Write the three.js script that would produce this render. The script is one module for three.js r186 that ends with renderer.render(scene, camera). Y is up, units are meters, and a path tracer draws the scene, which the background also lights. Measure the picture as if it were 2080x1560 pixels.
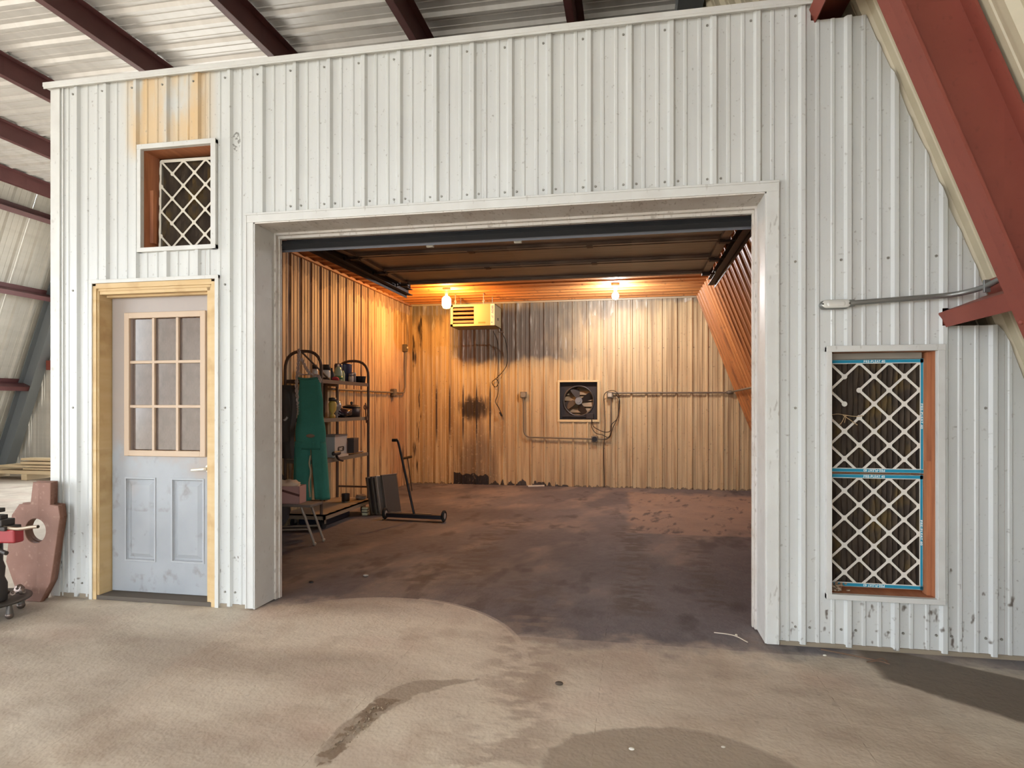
import * as THREE from 'three';
import { mergeGeometries, toCreasedNormals } from 'three/addons/utils/BufferGeometryUtils.js';
import { RoundedBoxGeometry } from 'three/addons/geometries/RoundedBoxGeometry.js';

// ---------------------------------------------------------------- camera, sky, sun, exposure
const scene = new THREE.Scene();
const FOCAL = 1280, EYE = 1.29;
const camera = new THREE.PerspectiveCamera(2 * Math.atan(780 / FOCAL) * 180 / Math.PI, 2080 / 1560, 0.05, 120);
camera.position.set(0, EYE, 3.6275);
camera.rotation.y = 10.75 * Math.PI / 180;
camera.setViewOffset(2080, 1560, 0, -45, 2080, 1560);
scene.add(camera);
scene.background = new THREE.Color().setRGB(0.83, 0.91, 1.0);
scene.backgroundIntensity = 9;
const sun = new THREE.DirectionalLight(new THREE.Color().setRGB(1, 0.96, 0.9), 15);
sun.position.set(-30, 24, 5); sun.target.position.set(-9, 0, 1);
sun.castShadow = true; sun.shadow.mapSize.set(2048, 2048);
Object.assign(sun.shadow.camera, { left: -24, right: 24, top: 24, bottom: -24, near: 1, far: 90 });
scene.add(sun, sun.target);
const renderer = new THREE.WebGLRenderer({ antialias: true });
renderer.toneMapping = THREE.LinearToneMapping;
renderer.toneMappingExposure = 1.14;
renderer.shadowMap.enabled = true;

// ---------------------------------------------------------------- helpers
const V = (x, y, z) => new THREE.Vector3(x, y, z);
const clamp = (v, a = 0, b = 1) => Math.min(b, Math.max(a, v));
const lerp = (a, b, t) => a + (b - a) * t;
const sstep = (a, b, v) => { const t = clamp((v - a) / (b - a)); return t * t * (3 - 2 * t); };
let seed = 7;
const rnd = () => { seed = (seed * 1664525 + 1013904223) >>> 0; return seed / 4294967296; };
const rr = (a, b) => a + (b - a) * rnd();
const LAT = new Float32Array(65536); for (let i = 0; i < 65536; i++) LAT[i] = rnd();
function noise(x, y) {
  const xi = Math.floor(x), yi = Math.floor(y); let fx = x - xi, fy = y - yi;
  fx = fx * fx * (3 - 2 * fx); fy = fy * fy * (3 - 2 * fy);
  const r0 = (yi & 255) << 8, r1 = ((yi + 1) & 255) << 8, c0 = xi & 255, c1 = (xi + 1) & 255;
  return lerp(lerp(LAT[r0 | c0], LAT[r0 | c1], fx), lerp(LAT[r1 | c0], LAT[r1 | c1], fx), fy);
}
function fbm(x, y, o = 4) { let s = 0, a = 0.5, t = 0; for (let i = 0; i < o; i++) { s += a * noise(x, y); t += a; x = x * 2.03 + 17.3; y = y * 2.03 + 9.1; a *= 0.5; } return s / t; }
const mix3 = (a, b, t) => [lerp(a[0], b[0], t), lerp(a[1], b[1], t), lerp(a[2], b[2], t)];
function tex(w, h, fn, srgb = true, repeat = false) {
  const d = new Uint8Array(w * h * 4);
  for (let j = 0; j < h; j++) for (let i = 0; i < w; i++) {
    const c = fn((i + 0.5) / w, (j + 0.5) / h), k = (j * w + i) * 4;
    if (c.length) { d[k] = clamp(c[0], 0, 255); d[k + 1] = clamp(c[1], 0, 255); d[k + 2] = clamp(c[2], 0, 255); } else d[k] = d[k + 1] = d[k + 2] = clamp(c * 255, 0, 255);
    d[k + 3] = 255;
  }
  const t = new THREE.DataTexture(d, w, h); t.magFilter = THREE.LinearFilter; t.minFilter = THREE.LinearMipmapLinearFilter; t.generateMipmaps = true;
  if (srgb) t.colorSpace = THREE.SRGBColorSpace;
  t.wrapS = t.wrapT = repeat ? THREE.RepeatWrapping : THREE.ClampToEdgeWrapping; t.needsUpdate = true; return t;
}
function canvasTex(w, h, draw) { const c = document.createElement('canvas'); c.width = w; c.height = h; draw(c.getContext('2d'), w, h); const t = new THREE.CanvasTexture(c); t.colorSpace = THREE.SRGBColorSpace; return t; }
const mat = (color, roughness = 0.6, metalness = 0, extra = {}) => new THREE.MeshStandardMaterial({ color, roughness, metalness, side: THREE.DoubleSide, ...extra });
// uv in metres by the way each face points
function metreUV(g) {
  g = g.index ? g.toNonIndexed() : g; const p = g.attributes.position, uv = new Float32Array(p.count * 2), a = V(), b = V(), c = V();
  for (let i = 0; i < p.count; i += 3) {
    a.fromBufferAttribute(p, i); b.fromBufferAttribute(p, i + 1); c.fromBufferAttribute(p, i + 2);
    const n = b.clone().sub(a).cross(c.clone().sub(a)), ax = Math.abs(n.x), ay = Math.abs(n.y), az = Math.abs(n.z);
    [a, b, c].forEach((q, k) => { uv[(i + k) * 2] = az >= ax && az >= ay ? q.x : ax >= ay ? q.z : q.x; uv[(i + k) * 2 + 1] = az >= ax && az >= ay ? q.y : ax >= ay ? q.y : q.z; });
  }
  g.setAttribute('uv', new THREE.BufferAttribute(uv, 2)); return g;
}
const strip = (g) => { g = g.index ? g.toNonIndexed() : g; for (const k of Object.keys(g.attributes)) if (!['position', 'normal', 'uv'].includes(k)) g.deleteAttribute(k); return g; };
function geoOf(list) { const l = (Array.isArray(list) ? list : [list]).map(strip); return l.length > 1 ? mergeGeometries(l) : l[0]; }
const taken = new Map();
const numbered = (n) => { const k = taken.get(n) ?? 0; taken.set(n, k + 1); return k ? n + '_' + String(k).padStart(3, '0') : n; };
function mesh(name, list, material, parent, keepUV) {
  let g = geoOf(list); if (!keepUV) g = metreUV(g);
  const m = new THREE.Mesh(g, material); m.name = parent && parent !== scene ? name : numbered(name); m.castShadow = m.receiveShadow = true; (parent ?? scene).add(m); return m;
}
function tag(o, label, category, group, kind) { if (label) o.userData.label = label; if (category) o.userData.category = category; if (group) o.userData.group = group; if (kind) o.userData.kind = kind; return o; }
function thing(name, label, category, [x, y, z] = [0, 0, 0], ry = 0, group) { const o = new THREE.Group(); o.name = numbered(name); o.position.set(x, y, z); o.rotation.y = ry; scene.add(o); return tag(o, label, category, group); }
function setting(name, label) { const o = new THREE.Group(); o.name = name; scene.add(o); return tag(o, label, null, null, 'structure'); }
const stuff = (m) => { m.userData.kind = 'stuff'; return m; };
// boxes by their extents
const bx = (x0, x1, y0, y1, z0, z1) => new THREE.BoxGeometry(x1 - x0, y1 - y0, z1 - z0).translate((x0 + x1) / 2, (y0 + y1) / 2, (z0 + z1) / 2);
const rbx = (x0, x1, y0, y1, z0, z1, r = 0.004) => new RoundedBoxGeometry(x1 - x0, y1 - y0, z1 - z0, 2, Math.min(r, (x1 - x0) / 2.1, (y1 - y0) / 2.1, (z1 - z0) / 2.1)).translate((x0 + x1) / 2, (y0 + y1) / 2, (z0 + z1) / 2);
const cyl = (r0, r1, h, s = 16) => new THREE.CylinderGeometry(r0, r1, h, s);
function rod(a, b, r, s = 10) { const d = b.clone().sub(a), g = cyl(r, r, d.length(), s); g.applyQuaternion(new THREE.Quaternion().setFromUnitVectors(V(0, 1, 0), d.clone().normalize())); const m = a.clone().add(b).multiplyScalar(0.5); return g.translate(m.x, m.y, m.z); }
function beam(a, b, w, t, up = V(0, 1, 0)) { // rectangular bar from a to b
  const d = b.clone().sub(a), L = d.length(), z = d.normalize(), x = up.clone().cross(z).normalize(), y = z.clone().cross(x);
  const g = new THREE.BoxGeometry(w, t, L); g.applyMatrix4(new THREE.Matrix4().makeBasis(x, y, z)); const m = a.clone().add(b).multiplyScalar(0.5); return g.translate(m.x, m.y, m.z);
}
function tube(pts, r, seg = 40, rs = 8, smooth = true) {
  const p = pts.map((q) => V(...q)); let c;
  if (smooth) c = new THREE.CatmullRomCurve3(p, false, 'centripetal'); else { c = new THREE.CurvePath(); for (let i = 0; i + 1 < p.length; i++) c.add(new THREE.LineCurve3(p[i], p[i + 1])); }
  return new THREE.TubeGeometry(c, seg, r, rs, false);
}
// a pipe with rounded bends through the given corners
function pipe(pts, r, bend = 0.06, rs = 10) {
  const p = pts.map((q) => V(...q)), c = new THREE.CurvePath(); let from = p[0];
  for (let i = 1; i + 1 < p.length; i++) {
    const a = p[i].clone().sub(p[i - 1]), b = p[i + 1].clone().sub(p[i]); const k = Math.min(bend, a.length() / 2, b.length() / 2);
    const q0 = p[i].clone().addScaledVector(a.normalize(), -k), q1 = p[i].clone().addScaledVector(b.normalize(), k);
    c.add(new THREE.LineCurve3(from, q0)); c.add(new THREE.QuadraticBezierCurve3(q0, p[i], q1)); from = q1;
  }
  c.add(new THREE.LineCurve3(from, p[p.length - 1]));
  return new THREE.TubeGeometry(c, Math.max(24, pts.length * 20), r, rs, false);
}
function lathe(pts, s = 20) { return new THREE.LatheGeometry(pts.map(([r, y]) => new THREE.Vector2(r, y)), s); }
function shapeOf(pts) { const s = new THREE.Shape(); pts.forEach(([x, y], i) => (i ? s.lineTo(x, y) : s.moveTo(x, y))); s.closePath(); return s; }
const extrude = (shape, depth, bevel = 0) => new THREE.ExtrudeGeometry(shape, { depth, bevelEnabled: bevel > 0, bevelSize: bevel, bevelThickness: bevel, bevelSegments: 1, curveSegments: 24 });

// ---------------------------------------------------------------- ribbed sheet metal
const AG = [[-0.0225, 0], [-0.0105, 0.019], [0.0105, 0.019], [0.0225, 0], [0.064, 0], [0.0695, 0.005], [0.0825, 0.005], [0.088, 0], [0.1405, 0], [0.146, 0.005], [0.159, 0.005], [0.1645, 0]];
const RP = [[-0.042, 0], [-0.018, 0.032], [0.018, 0.032], [0.042, 0], [0.088, 0], [0.094, 0.005], [0.108, 0.005], [0.114, 0], [0.190, 0], [0.196, 0.005], [0.210, 0.005], [0.216, 0]];
function profileZ(x, phase, pitch, prof) {
  let t = ((x - phase) % pitch + pitch) % pitch; if (t > pitch + prof[0][0]) t -= pitch;
  const n = prof.length; for (let i = 0; i < n; i++) { const a = prof[i], b = i + 1 < n ? prof[i + 1] : [prof[0][0] + pitch, 0]; if (t >= a[0] - 1e-9 && t <= b[0] + 1e-9) return lerp(a[1], b[1], clamp((t - a[0]) / (b[0] - a[0] || 1))); }
  return 0;
}
function ribbed({ x0, x1, phase = 0, pitch = 0.2286, prof = AG, bot = () => 0, top, holes = [], uv = [0, 0, 1, 1], lift = 0, cuts = [] }) {
  const xs = new Set([x0, x1]); const add = (x) => { if (x > x0 + 1e-4 && x < x1 - 1e-4) xs.add(x); };
  for (let k = Math.floor((x0 - phase) / pitch) - 1; k * pitch + phase < x1 + pitch; k++) prof.forEach(([o]) => add(phase + k * pitch + o));
  holes.forEach((h) => { add(h[0]); add(h[1]); }); cuts.forEach((q) => { add(q - 1e-3); add(q + 1e-3); });
  const X = [...xs].sort((a, b) => a - b), pos = [], tc = [];
  const put = (x, y, z) => { pos.push(x, y, z); tc.push((x - uv[0]) / uv[2], (y - uv[1]) / uv[3]); };
  for (let i = 0; i + 1 < X.length; i++) {
    const a = X[i], b = X[i + 1], m = (a + b) / 2, za = profileZ(a, phase, pitch, prof) + lift, zb = profileZ(b, phase, pitch, prof) + lift;
    let spans = [[bot(a), bot(b), top(a), top(b)]];
    for (const h of holes) if (m > h[0] && m < h[1]) spans = spans.flatMap(([p, q, r, s]) => { const o = []; if (h[2] > Math.min(p, q) + 1e-4) o.push([p, q, Math.min(r, h[2]), Math.min(s, h[2])]); if (h[3] < Math.max(r, s) - 1e-4) o.push([Math.max(p, h[3]), Math.max(q, h[3]), r, s]); return o; });
    for (const [p, q, r, s] of spans) { if (r <= p && s <= q) continue; const R = Math.max(r, p), S = Math.max(s, q); put(a, p, za); put(b, q, zb); put(b, S, zb); put(a, p, za); put(b, S, zb); put(a, R, za); }
  }
  const g = new THREE.BufferGeometry(); g.setAttribute('position', new THREE.Float32BufferAttribute(pos, 3)); g.setAttribute('uv', new THREE.Float32BufferAttribute(tc, 2)); g.computeVertexNormals(); return g;
}
// sheets of four ribs each, every sheet its own mesh
function sheets(name, parent, material, o, frame, edge = 0.035, count = 4) {
  const pitch = o.pitch ?? 0.2286, w = pitch * count, k0 = Math.floor((o.x0 - o.phase - edge) / w); let n = 0;
  for (let k = k0; o.phase + edge + k * w < o.x1; k++) {
    const a = Math.max(o.x0, o.phase + edge + k * w), b = Math.min(o.x1, o.phase + edge + (k + 1) * w); if (b - a < 0.01) continue;
    const g = ribbed({ ...o, x0: a, x1: b, lift: (n++ % 2) * 0.0016 }); if (!g.attributes.position.count) continue; if (frame) g.applyMatrix4(frame); mesh(name, g, material, parent, true);
  }
}
const frameOf = (x, y, z, o) => new THREE.Matrix4().makeBasis(x, y, z).setPosition(o);

// ---------------------------------------------------------------- shared materials
const woodTile = tex(512, 512, (u, v) => { const g = fbm(u * 40, v * 4, 4), s = fbm(u * 6, v * 2 + 9, 3), k = fbm(u * 160, v * 8, 2); return mix3(mix3([150, 92, 60], [190, 126, 84], g), [118, 68, 44], clamp((s - 0.5) * 2.2) + (k - 0.5) * 0.3); }, true, true);
const M = {
  white: mat('#d6d7d2', 0.5), cream: mat('#d0c8b4', 0.5), trimWhite: null,
  red: mat('#7c3a2f', 0.62), purple: mat('#6a3a38', 0.6), black: mat('#15151a', 0.6), dark: mat('#2a2422', 0.7), rubber: mat('#1b1b1c', 0.85),
  zinc: mat('#8c8d8a', 0.42, 0.75), oldZinc: mat('#7a6f60', 0.6, 0.5), chrome: mat('#c9c9c6', 0.2, 1), steel: mat('#5f5a55', 0.5, 0.7),
  screw: mat('#8b8880', 0.5, 0.5), wood: mat('#ffffff', 0.75, 0, { map: woodTile }), paleWood: mat('#d8c29c', 0.8), grimy: mat('#5a5148', 0.8), cord: mat('#1d1916', 0.8),
};
// repainted trim with dirt in its grain
const trimTile = tex(512, 512, (u, v) => { const n = fbm(u * 9, v * 9, 5), s = fbm(u * 60, v * 20, 3), c = mix3([208, 208, 203], [193, 191, 185], n); return s > 0.76 ? mix3(c, [130, 122, 112], (s - 0.76) * 3) : c; }, true, true);
M.trimWhite = mat('#ffffff', 0.48, 0, { map: trimTile });
const jambTile = tex(512, 512, (u, v) => { const n = fbm(u * 9 + 4, v * 9, 5), s = fbm(u * 70, v * 26, 4), c = mix3([214, 210, 204], [190, 180, 168], n); return s > 0.66 ? mix3(c, [120, 106, 92], clamp((s - 0.66) * 2.6)) : c; }, true, true);
M.jamb = mat('#ffffff', 0.6, 0, { map: jambTile });
const rustTile = tex(512, 512, (u, v) => { const n = fbm(u * 7, v * 7, 5), s = fbm(u * 50, v * 50, 3); return mix3(mix3([112, 74, 58], [140, 104, 88], n), [168, 140, 122], s > 0.7 ? (s - 0.7) * 2.2 : 0); }, true, true);
M.rust = mat('#ffffff', 0.62, 0.15, { map: rustTile });
const primerTile = tex(512, 512, (u, v) => { const n = fbm(u * 5, v * 5, 5), s = fbm(u * 40, v * 40, 3); return mix3(mix3([122, 58, 46], [138, 70, 56], n), [104, 48, 38], s > 0.72 ? (s - 0.72) * 2 : 0); }, true, true);
M.primer = mat('#ffffff', 0.6, 0, { map: primerTile });
const maroonTile = tex(512, 512, (u, v) => { const n = fbm(u * 5, v * 5, 5); return mix3([86, 48, 48], [104, 62, 60], n); }, true, true);
M.maroon = mat('#ffffff', 0.55, 0, { map: maroonTile });

// ---------------------------------------------------------------- floor
const floorColour = (x, z) => {
  const n1 = fbm(x * 1.3 + 40, z * 1.3 + 40, 5), n2 = fbm(x * 5 + 3, z * 5, 5), n3 = fbm(x * 22, z * 22, 4), st = fbm(x * 14 + z * 3, z * 4 - x * 2 + 30, 4);
  let c = mix3([192, 179, 160], [212, 200, 182], n1 * 0.9 + (n3 - 0.5) * 0.5);
  c = mix3(c, [158, 140, 122], clamp((n2 - 0.5) * 3) * 0.55);
  c = mix3(c, [186, 156, 140], clamp((fbm(x * 2.2 + 9, z * 2.2 + 70, 3) - 0.55) * 3) * 0.4);
  const pt = fbm(x * 0.9 + z * 0.25 + 11, z * 2.1 - x * 0.3 + 50, 5); c = mix3(c, [138, 122, 108], clamp((pt - 0.46) * 3.2) * 0.5); const pl = fbm(x * 1.1 + 70, z * 2.4 + 3, 4); c = mix3(c, [214, 200, 180], clamp((pl - 0.54) * 4) * 0.45); if (n3 > 0.74) c = mix3(c, [122, 108, 96], (n3 - 0.74) * 2);
  return [c, n1, n2, n3, st];
};
const ellipse = (x, z, cx, cz, rx, rz) => Math.hypot((x - cx) / rx, (z - cz) / rz);
const FX0 = -4.2, FX1 = 2.9, FZ0 = -6.6, FZ1 = 3.0;
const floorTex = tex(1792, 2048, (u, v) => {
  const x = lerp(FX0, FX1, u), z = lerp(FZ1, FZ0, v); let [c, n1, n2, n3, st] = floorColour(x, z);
  const wob = (n2 - 0.5) * 0.5 + (n3 - 0.5) * 0.16;
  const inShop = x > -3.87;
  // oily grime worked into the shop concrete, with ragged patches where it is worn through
  const edge = sstep(-0.95, -0.6, x) * 0.3; let g = inShop ? sstep(0.04, -0.3, z - edge + wob * 0.9) : 0; if (z > 0.14) g *= 0.55;  // right front edge carried further out, painting the opening's shade into the floor colour
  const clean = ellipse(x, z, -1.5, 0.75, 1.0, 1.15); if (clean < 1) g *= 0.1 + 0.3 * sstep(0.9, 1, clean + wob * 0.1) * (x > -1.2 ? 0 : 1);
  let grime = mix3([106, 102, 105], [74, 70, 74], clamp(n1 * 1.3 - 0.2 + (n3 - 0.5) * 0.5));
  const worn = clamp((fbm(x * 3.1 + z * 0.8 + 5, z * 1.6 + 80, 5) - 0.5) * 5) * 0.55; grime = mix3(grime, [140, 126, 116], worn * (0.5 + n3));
  const pale = inShop ? sstep(0.0, 0.12, x + 0.1 + wob * 0.25) * sstep(-2.86, -2.94, z + wob * 0.05) * sstep(-6.1, -5.7, z + wob) : 0; grime = mix3(grime, [150, 128, 112], pale * (0.45 + n2 * 0.5));  // paler patch at the right rear with a straight front edge
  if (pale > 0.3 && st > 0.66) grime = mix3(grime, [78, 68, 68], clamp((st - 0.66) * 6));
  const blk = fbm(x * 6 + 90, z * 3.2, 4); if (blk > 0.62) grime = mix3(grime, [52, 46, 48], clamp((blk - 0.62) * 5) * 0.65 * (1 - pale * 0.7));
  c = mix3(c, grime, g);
  // tyre tracks
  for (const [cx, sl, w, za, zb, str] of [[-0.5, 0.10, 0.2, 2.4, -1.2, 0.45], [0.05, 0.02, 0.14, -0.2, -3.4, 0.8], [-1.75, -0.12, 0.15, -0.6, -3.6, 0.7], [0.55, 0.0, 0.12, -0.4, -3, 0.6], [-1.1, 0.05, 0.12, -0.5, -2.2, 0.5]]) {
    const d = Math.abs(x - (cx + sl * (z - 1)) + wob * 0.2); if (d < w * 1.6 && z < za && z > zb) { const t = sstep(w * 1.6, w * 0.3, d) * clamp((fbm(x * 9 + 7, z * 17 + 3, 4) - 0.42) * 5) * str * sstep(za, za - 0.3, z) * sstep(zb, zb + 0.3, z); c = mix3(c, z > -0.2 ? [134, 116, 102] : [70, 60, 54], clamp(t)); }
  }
  // dried edge of the pale washed patch
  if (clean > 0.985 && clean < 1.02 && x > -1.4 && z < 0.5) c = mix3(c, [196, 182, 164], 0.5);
  // damp patches with a clear outline
  let e = ellipse(x + wob * 0.12, z + wob * 0.12, 0.16, 1.42, 0.5, 0.4); if (e < 1) c = mix3(c, [150, 136, 120], 0.85 * sstep(1, 0.93, e));
  const dz = z - (0.12 + Math.max(0, x - 1.2) * 0.9) + wob * 0.12; if (x > 1.15 && z > 0) { const t = sstep(0.02, -0.03, dz - 0.28) * sstep(1.15, 1.22, x + wob * 0.1) * (1 - sstep(0.0, 0.05, (x - 1.52) - (z - 0.1) * 1.7 + wob * 0.1)); c = mix3(c, [96, 84, 71], clamp(t) * 0.85); }
  // wet streak with grit
  const px = [[-1.1, 1.5], [-1.07, 1.05], [-0.98, 0.88], [-0.72, 0.74]]; let dm = 9; for (let i = 0; i < 3; i++) { const [ax, az] = px[i], [bx_, bz] = px[i + 1], t = clamp(((x - ax) * (bx_ - ax) + (z - az) * (bz - az)) / ((bx_ - ax) ** 2 + (bz - az) ** 2)); dm = Math.min(dm, Math.hypot(x - lerp(ax, bx_, t), z - lerp(az, bz, t))); }
  const ww = 0.055 + (n2 - 0.5) * 0.14; if (dm < ww) c = mix3(c, [148, 134, 118], 0.8 * sstep(ww, ww - 0.015, dm));
  if (dm < 0.045 && z > 1.0 && n3 > 0.54) c = mix3(c, [116, 98, 80], 0.7);
  return c;
});
const floorTile = tex(768, 768, (u, v) => floorColour(u * 4, v * 4)[0], true, true);
const concreteBump = tex(512, 512, (u, v) => fbm(u * 24, v * 24, 5) * 0.7 + fbm(u * 90, v * 90, 2) * 0.3, false, true);
{
  const bm = concreteBump.clone(); bm.repeat.set(7, 9);
  const floor = setting('floor', 'stained concrete floor running from the hall into the shop');
  const g = new THREE.PlaneGeometry(FX1 - FX0, FZ1 - FZ0).rotateX(-Math.PI / 2).translate((FX0 + FX1) / 2, 0, (FZ0 + FZ1) / 2);
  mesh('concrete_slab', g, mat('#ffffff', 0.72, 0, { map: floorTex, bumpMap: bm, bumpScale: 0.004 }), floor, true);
  const tm = floorTile.clone(); tm.repeat.set(0.25, 0.25);
  const rest = mat('#ffffff', 0.75, 0, { map: tm, bumpMap: concreteBump, bumpScale: 0.004 });
  mesh('concrete_slab', [bx(-12.3, FX0, -0.2, 0, -6.7, 9.75), bx(FX0, FX1, -0.2, 0, FZ1, 9.75)], rest, floor);
  mesh('concrete_slab', bx(FX0, FX1, -0.22, -0.02, -6.7, FZ1), rest, floor);
  const ground = mesh('ground', [bx(-60, -12.3, -0.3, -0.03, -50, 60), bx(-12.3, 30, -0.3, -0.03, 9.75, 60), bx(-12.3, 30, -0.3, -0.03, -50, -6.7), bx(2.9, 30, -0.3, -0.03, -6.7, 9.75)], mat('#aea79c', 0.95)); tag(ground, 'bare gravel ground outside the building', null, null, 'structure');
}

// ---------------------------------------------------------------- front wall of the shop
const WL = -3.868, WTOP = 3.443, CS = 0.38, CEDGE = 2.5, RIB0 = -3.668;
const OP = { x0: -2.347, x1: 0.717, y1: 2.45 }, DR = { x0: -3.54, x1: -2.62, y1: 2.105 }, VT = { x0: -3.16, x1: -2.647, y0: 2.327, y1: 2.972 }, WN = { x0: 1.045, x1: 1.551, y0: 0.293, y1: 1.578 };
const sidingTex = tex(2048, 1152, (u, v) => {
  const x = WL + u * 6.4, y = v * 3.6, n = fbm(x * 2 + 5, y * 2, 4), s = fbm(x * 26, y * 1.2 + 7, 4), f = fbm(x * 60, y * 60, 3);
  let c = mix3([203, 204, 200], [188, 189, 186], n * 0.7 + (s - 0.5) * 0.7);
  const flat = Math.floor((x - RIB0) / 0.0762), k = noise(flat * 7.3 + 0.5, 3.5);
  const st = sstep(-3.36, -3.15, x) * sstep(-2.58, -2.78, x) * sstep(2.86, 3.05, y + (n - 0.5) * 0.2) * (0.55 + 0.45 * k) * sstep(0.18, 0.6, fbm(x * 9 + 3, y * 3 + 2, 4)); c = mix3(c, [208, 170, 118], clamp(st) * 0.85);
  if (f > 0.78) c = mix3(c, [120, 114, 106], clamp((f - 0.78) * 6) * 0.7);
  const sp = fbm(x * 40 + 9, y * 22 + 77, 3); if (sp > 0.72 && y < 0.3 + (n - 0.5) * 0.6) c = mix3(c, [84, 74, 66], clamp((sp - 0.72) * 7) * 0.85);
  const sc = Math.hypot((x + 2.48) / 0.03, (y - 2.98) / 0.06); if (sc < 1 && f > 0.56) c = mix3(c, [110, 108, 102], 0.7);
  return c;
});
const sidingMat = mat('#ffffff', 0.34, 0, { map: sidingTex });
const wallFront = setting('wall_front', 'white ribbed metal front wall of the shop with a wide vehicle opening');
{
  const top = (x) => Math.min(x < 0.945 ? WTOP : 3.361, (CEDGE - x) / CS + Math.sin(x * 34) * 0.012);
  const holes = [[OP.x0 - 0.045, OP.x1 + 0.05, -1, OP.y1 + 0.045], [DR.x0 - 0.008, DR.x1 + 0.008, -1, DR.y1 + 0.01], [VT.x0 - 0.01, VT.x1 + 0.01, VT.y0 - 0.01, VT.y1 + 0.01], [WN.x0 - 0.02, WN.x1 + 0.025, WN.y0 - 0.01, WN.y1 + 0.02], [1.577, 2.02, 1.705, 1.795]];
  sheets('siding_panel', wallFront, sidingMat, { x0: WL + 0.03, x1: 2.5, phase: RIB0, bot: () => 0.012, top, holes, cuts: [0.945], uv: [WL, 0, 6.4, 3.6] }, null, 0.05);
  // studs and plates behind the sheets, seen only in the reveals
  const o = shapeOf([[WL + 0.005, 0.004], [DR.x0, 0.004], [DR.x0, DR.y1], [DR.x1, DR.y1], [DR.x1, 0.004], [OP.x0, 0.004], [OP.x0, OP.y1], [OP.x1, OP.y1], [OP.x1, 0.004], [2.46, 0.004], [2.46 - CS * 1.69, 1.69], [1.56, 1.69], [1.56, 1.81], [2.46 - CS * 1.81, 1.81], [2.46 - CS * 3.35, 3.35], [0.93, 3.35], [0.93, WTOP - 0.006], [WL + 0.005, WTOP - 0.006]]);
  for (const h of [VT, WN]) o.holes.push(new THREE.Path([new THREE.Vector2(h.x0, h.y0), new THREE.Vector2(h.x1, h.y0), new THREE.Vector2(h.x1, h.y1), new THREE.Vector2(h.x0, h.y1)]));
  mesh('framing', extrude(o, 0.247).translate(0, 0, -0.252), M.wood, wallFront);
  mesh('sill_plate', [bx(WL + 0.02, DR.x0, 0.0, 0.03, -0.2, 0.006), bx(DR.x1, OP.x0 - 0.03, 0.0, 0.025, -0.2, 0.006), bx(OP.x1 + 0.03, 2.4, 0.0, 0.022, -0.2, 0.01)], mat('#8f8270', 0.8), wallFront);
  mesh('cap_trim', [rbx(WL - 0.035, 0.945, WTOP, WTOP + 0.03, -0.27, 0.045, 0.003), bx(WL - 0.03, 0.945, WTOP - 0.012, WTOP + 0.002, 0.036, 0.042)], M.trimWhite, wallFront);
  mesh('corner_trim', [rbx(WL - 0.006, WL + 0.068, 0.006, WTOP, -0.012, 0.012, 0.002), rbx(WL - 0.006, WL + 0.004, 0.006, WTOP, -0.26, 0.0, 0.002), bx(WL + 0.085, WL + 0.093, 0.01, WTOP, 0.0, 0.01)], M.trimWhite, wallFront);
  const sc = []; const screw = (x, y) => { const g = new THREE.CylinderGeometry(0.0062, 0.0075, 0.006, 6).rotateX(Math.PI / 2).translate(x, y, 0.004); sc.push(g); };
  for (let k = 0; k < 26; k++) { const x = RIB0 + k * 0.2286; for (const y of [3.395, 2.07, 1.28, 0.1]) { const xx = x - 0.036; if (holes.some((h) => xx > h[0] - 0.03 && xx < h[1] + 0.03 && y > h[2] - 0.02 && y < h[3] + 0.02) || y > top(xx) - 0.02) continue; screw(xx, y); if (y < 0.2) screw(x + 0.036, y); } if (k > 6 && k < 19) { screw(x - 0.036, 2.545); screw(x + 0.036, 2.545); } }
  stuff(mesh('screws', sc, M.screw, wallFront));
}
// casing of the vehicle opening
{
  const c = setting('trim_1', 'white painted metal casing around the vehicle opening');
  const A = OP.x0, B = OP.x1, T = OP.y1;
  mesh('side_casing', [rbx(A - 0.058, A, 0.01, T + 0.06, -0.004, 0.024, 0.002), bx(A - 0.054, A - 0.046, 0.01, T + 0.05, 0.024, 0.028)], M.trimWhite, c);
  mesh('side_casing', [rbx(B, B + 0.066, 0.004, T + 0.06, -0.004, 0.024, 0.002), bx(B + 0.054, B + 0.062, 0.01, T + 0.05, 0.024, 0.028)], M.trimWhite, c);
  mesh('head_casing', [rbx(A - 0.058, B + 0.066, T, T + 0.06, -0.004, 0.026, 0.002), bx(A - 0.056, B + 0.064, T + 0.046, T + 0.054, 0.026, 0.031)], M.trimWhite, c);
  mesh('jamb', [bx(A - 0.004, A + 0.008, 0.006, T, -0.2, 0.02)], M.trimWhite, c); mesh('jamb', [bx(B - 0.008, B + 0.004, 0.006, T, -0.2, 0.02)], M.trimWhite, c);
  mesh('head_jamb', bx(A, B, T - 0.008, T + 0.004, -0.2, 0.02), M.jamb, c);
  const stop = (s, x) => [bx(Math.min(x, x + s * 0.014), Math.max(x, x + s * 0.014), 0.004, T - 0.02, -0.262, -0.2), bx(Math.min(x, x + s * 0.022), Math.max(x, x + s * 0.022), 0.004, T - 0.02, -0.262, -0.235)];
  mesh('door_stop', stop(1, A + 0.006), M.jamb, c); mesh('door_stop', stop(-1, B - 0.006), M.jamb, c);
  mesh('head_stop', [bx(A, B, T - 0.022, T - 0.006, -0.262, -0.2), bx(A, B, T - 0.04, T - 0.006, -0.262, -0.228)], M.jamb, c);
}

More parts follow.
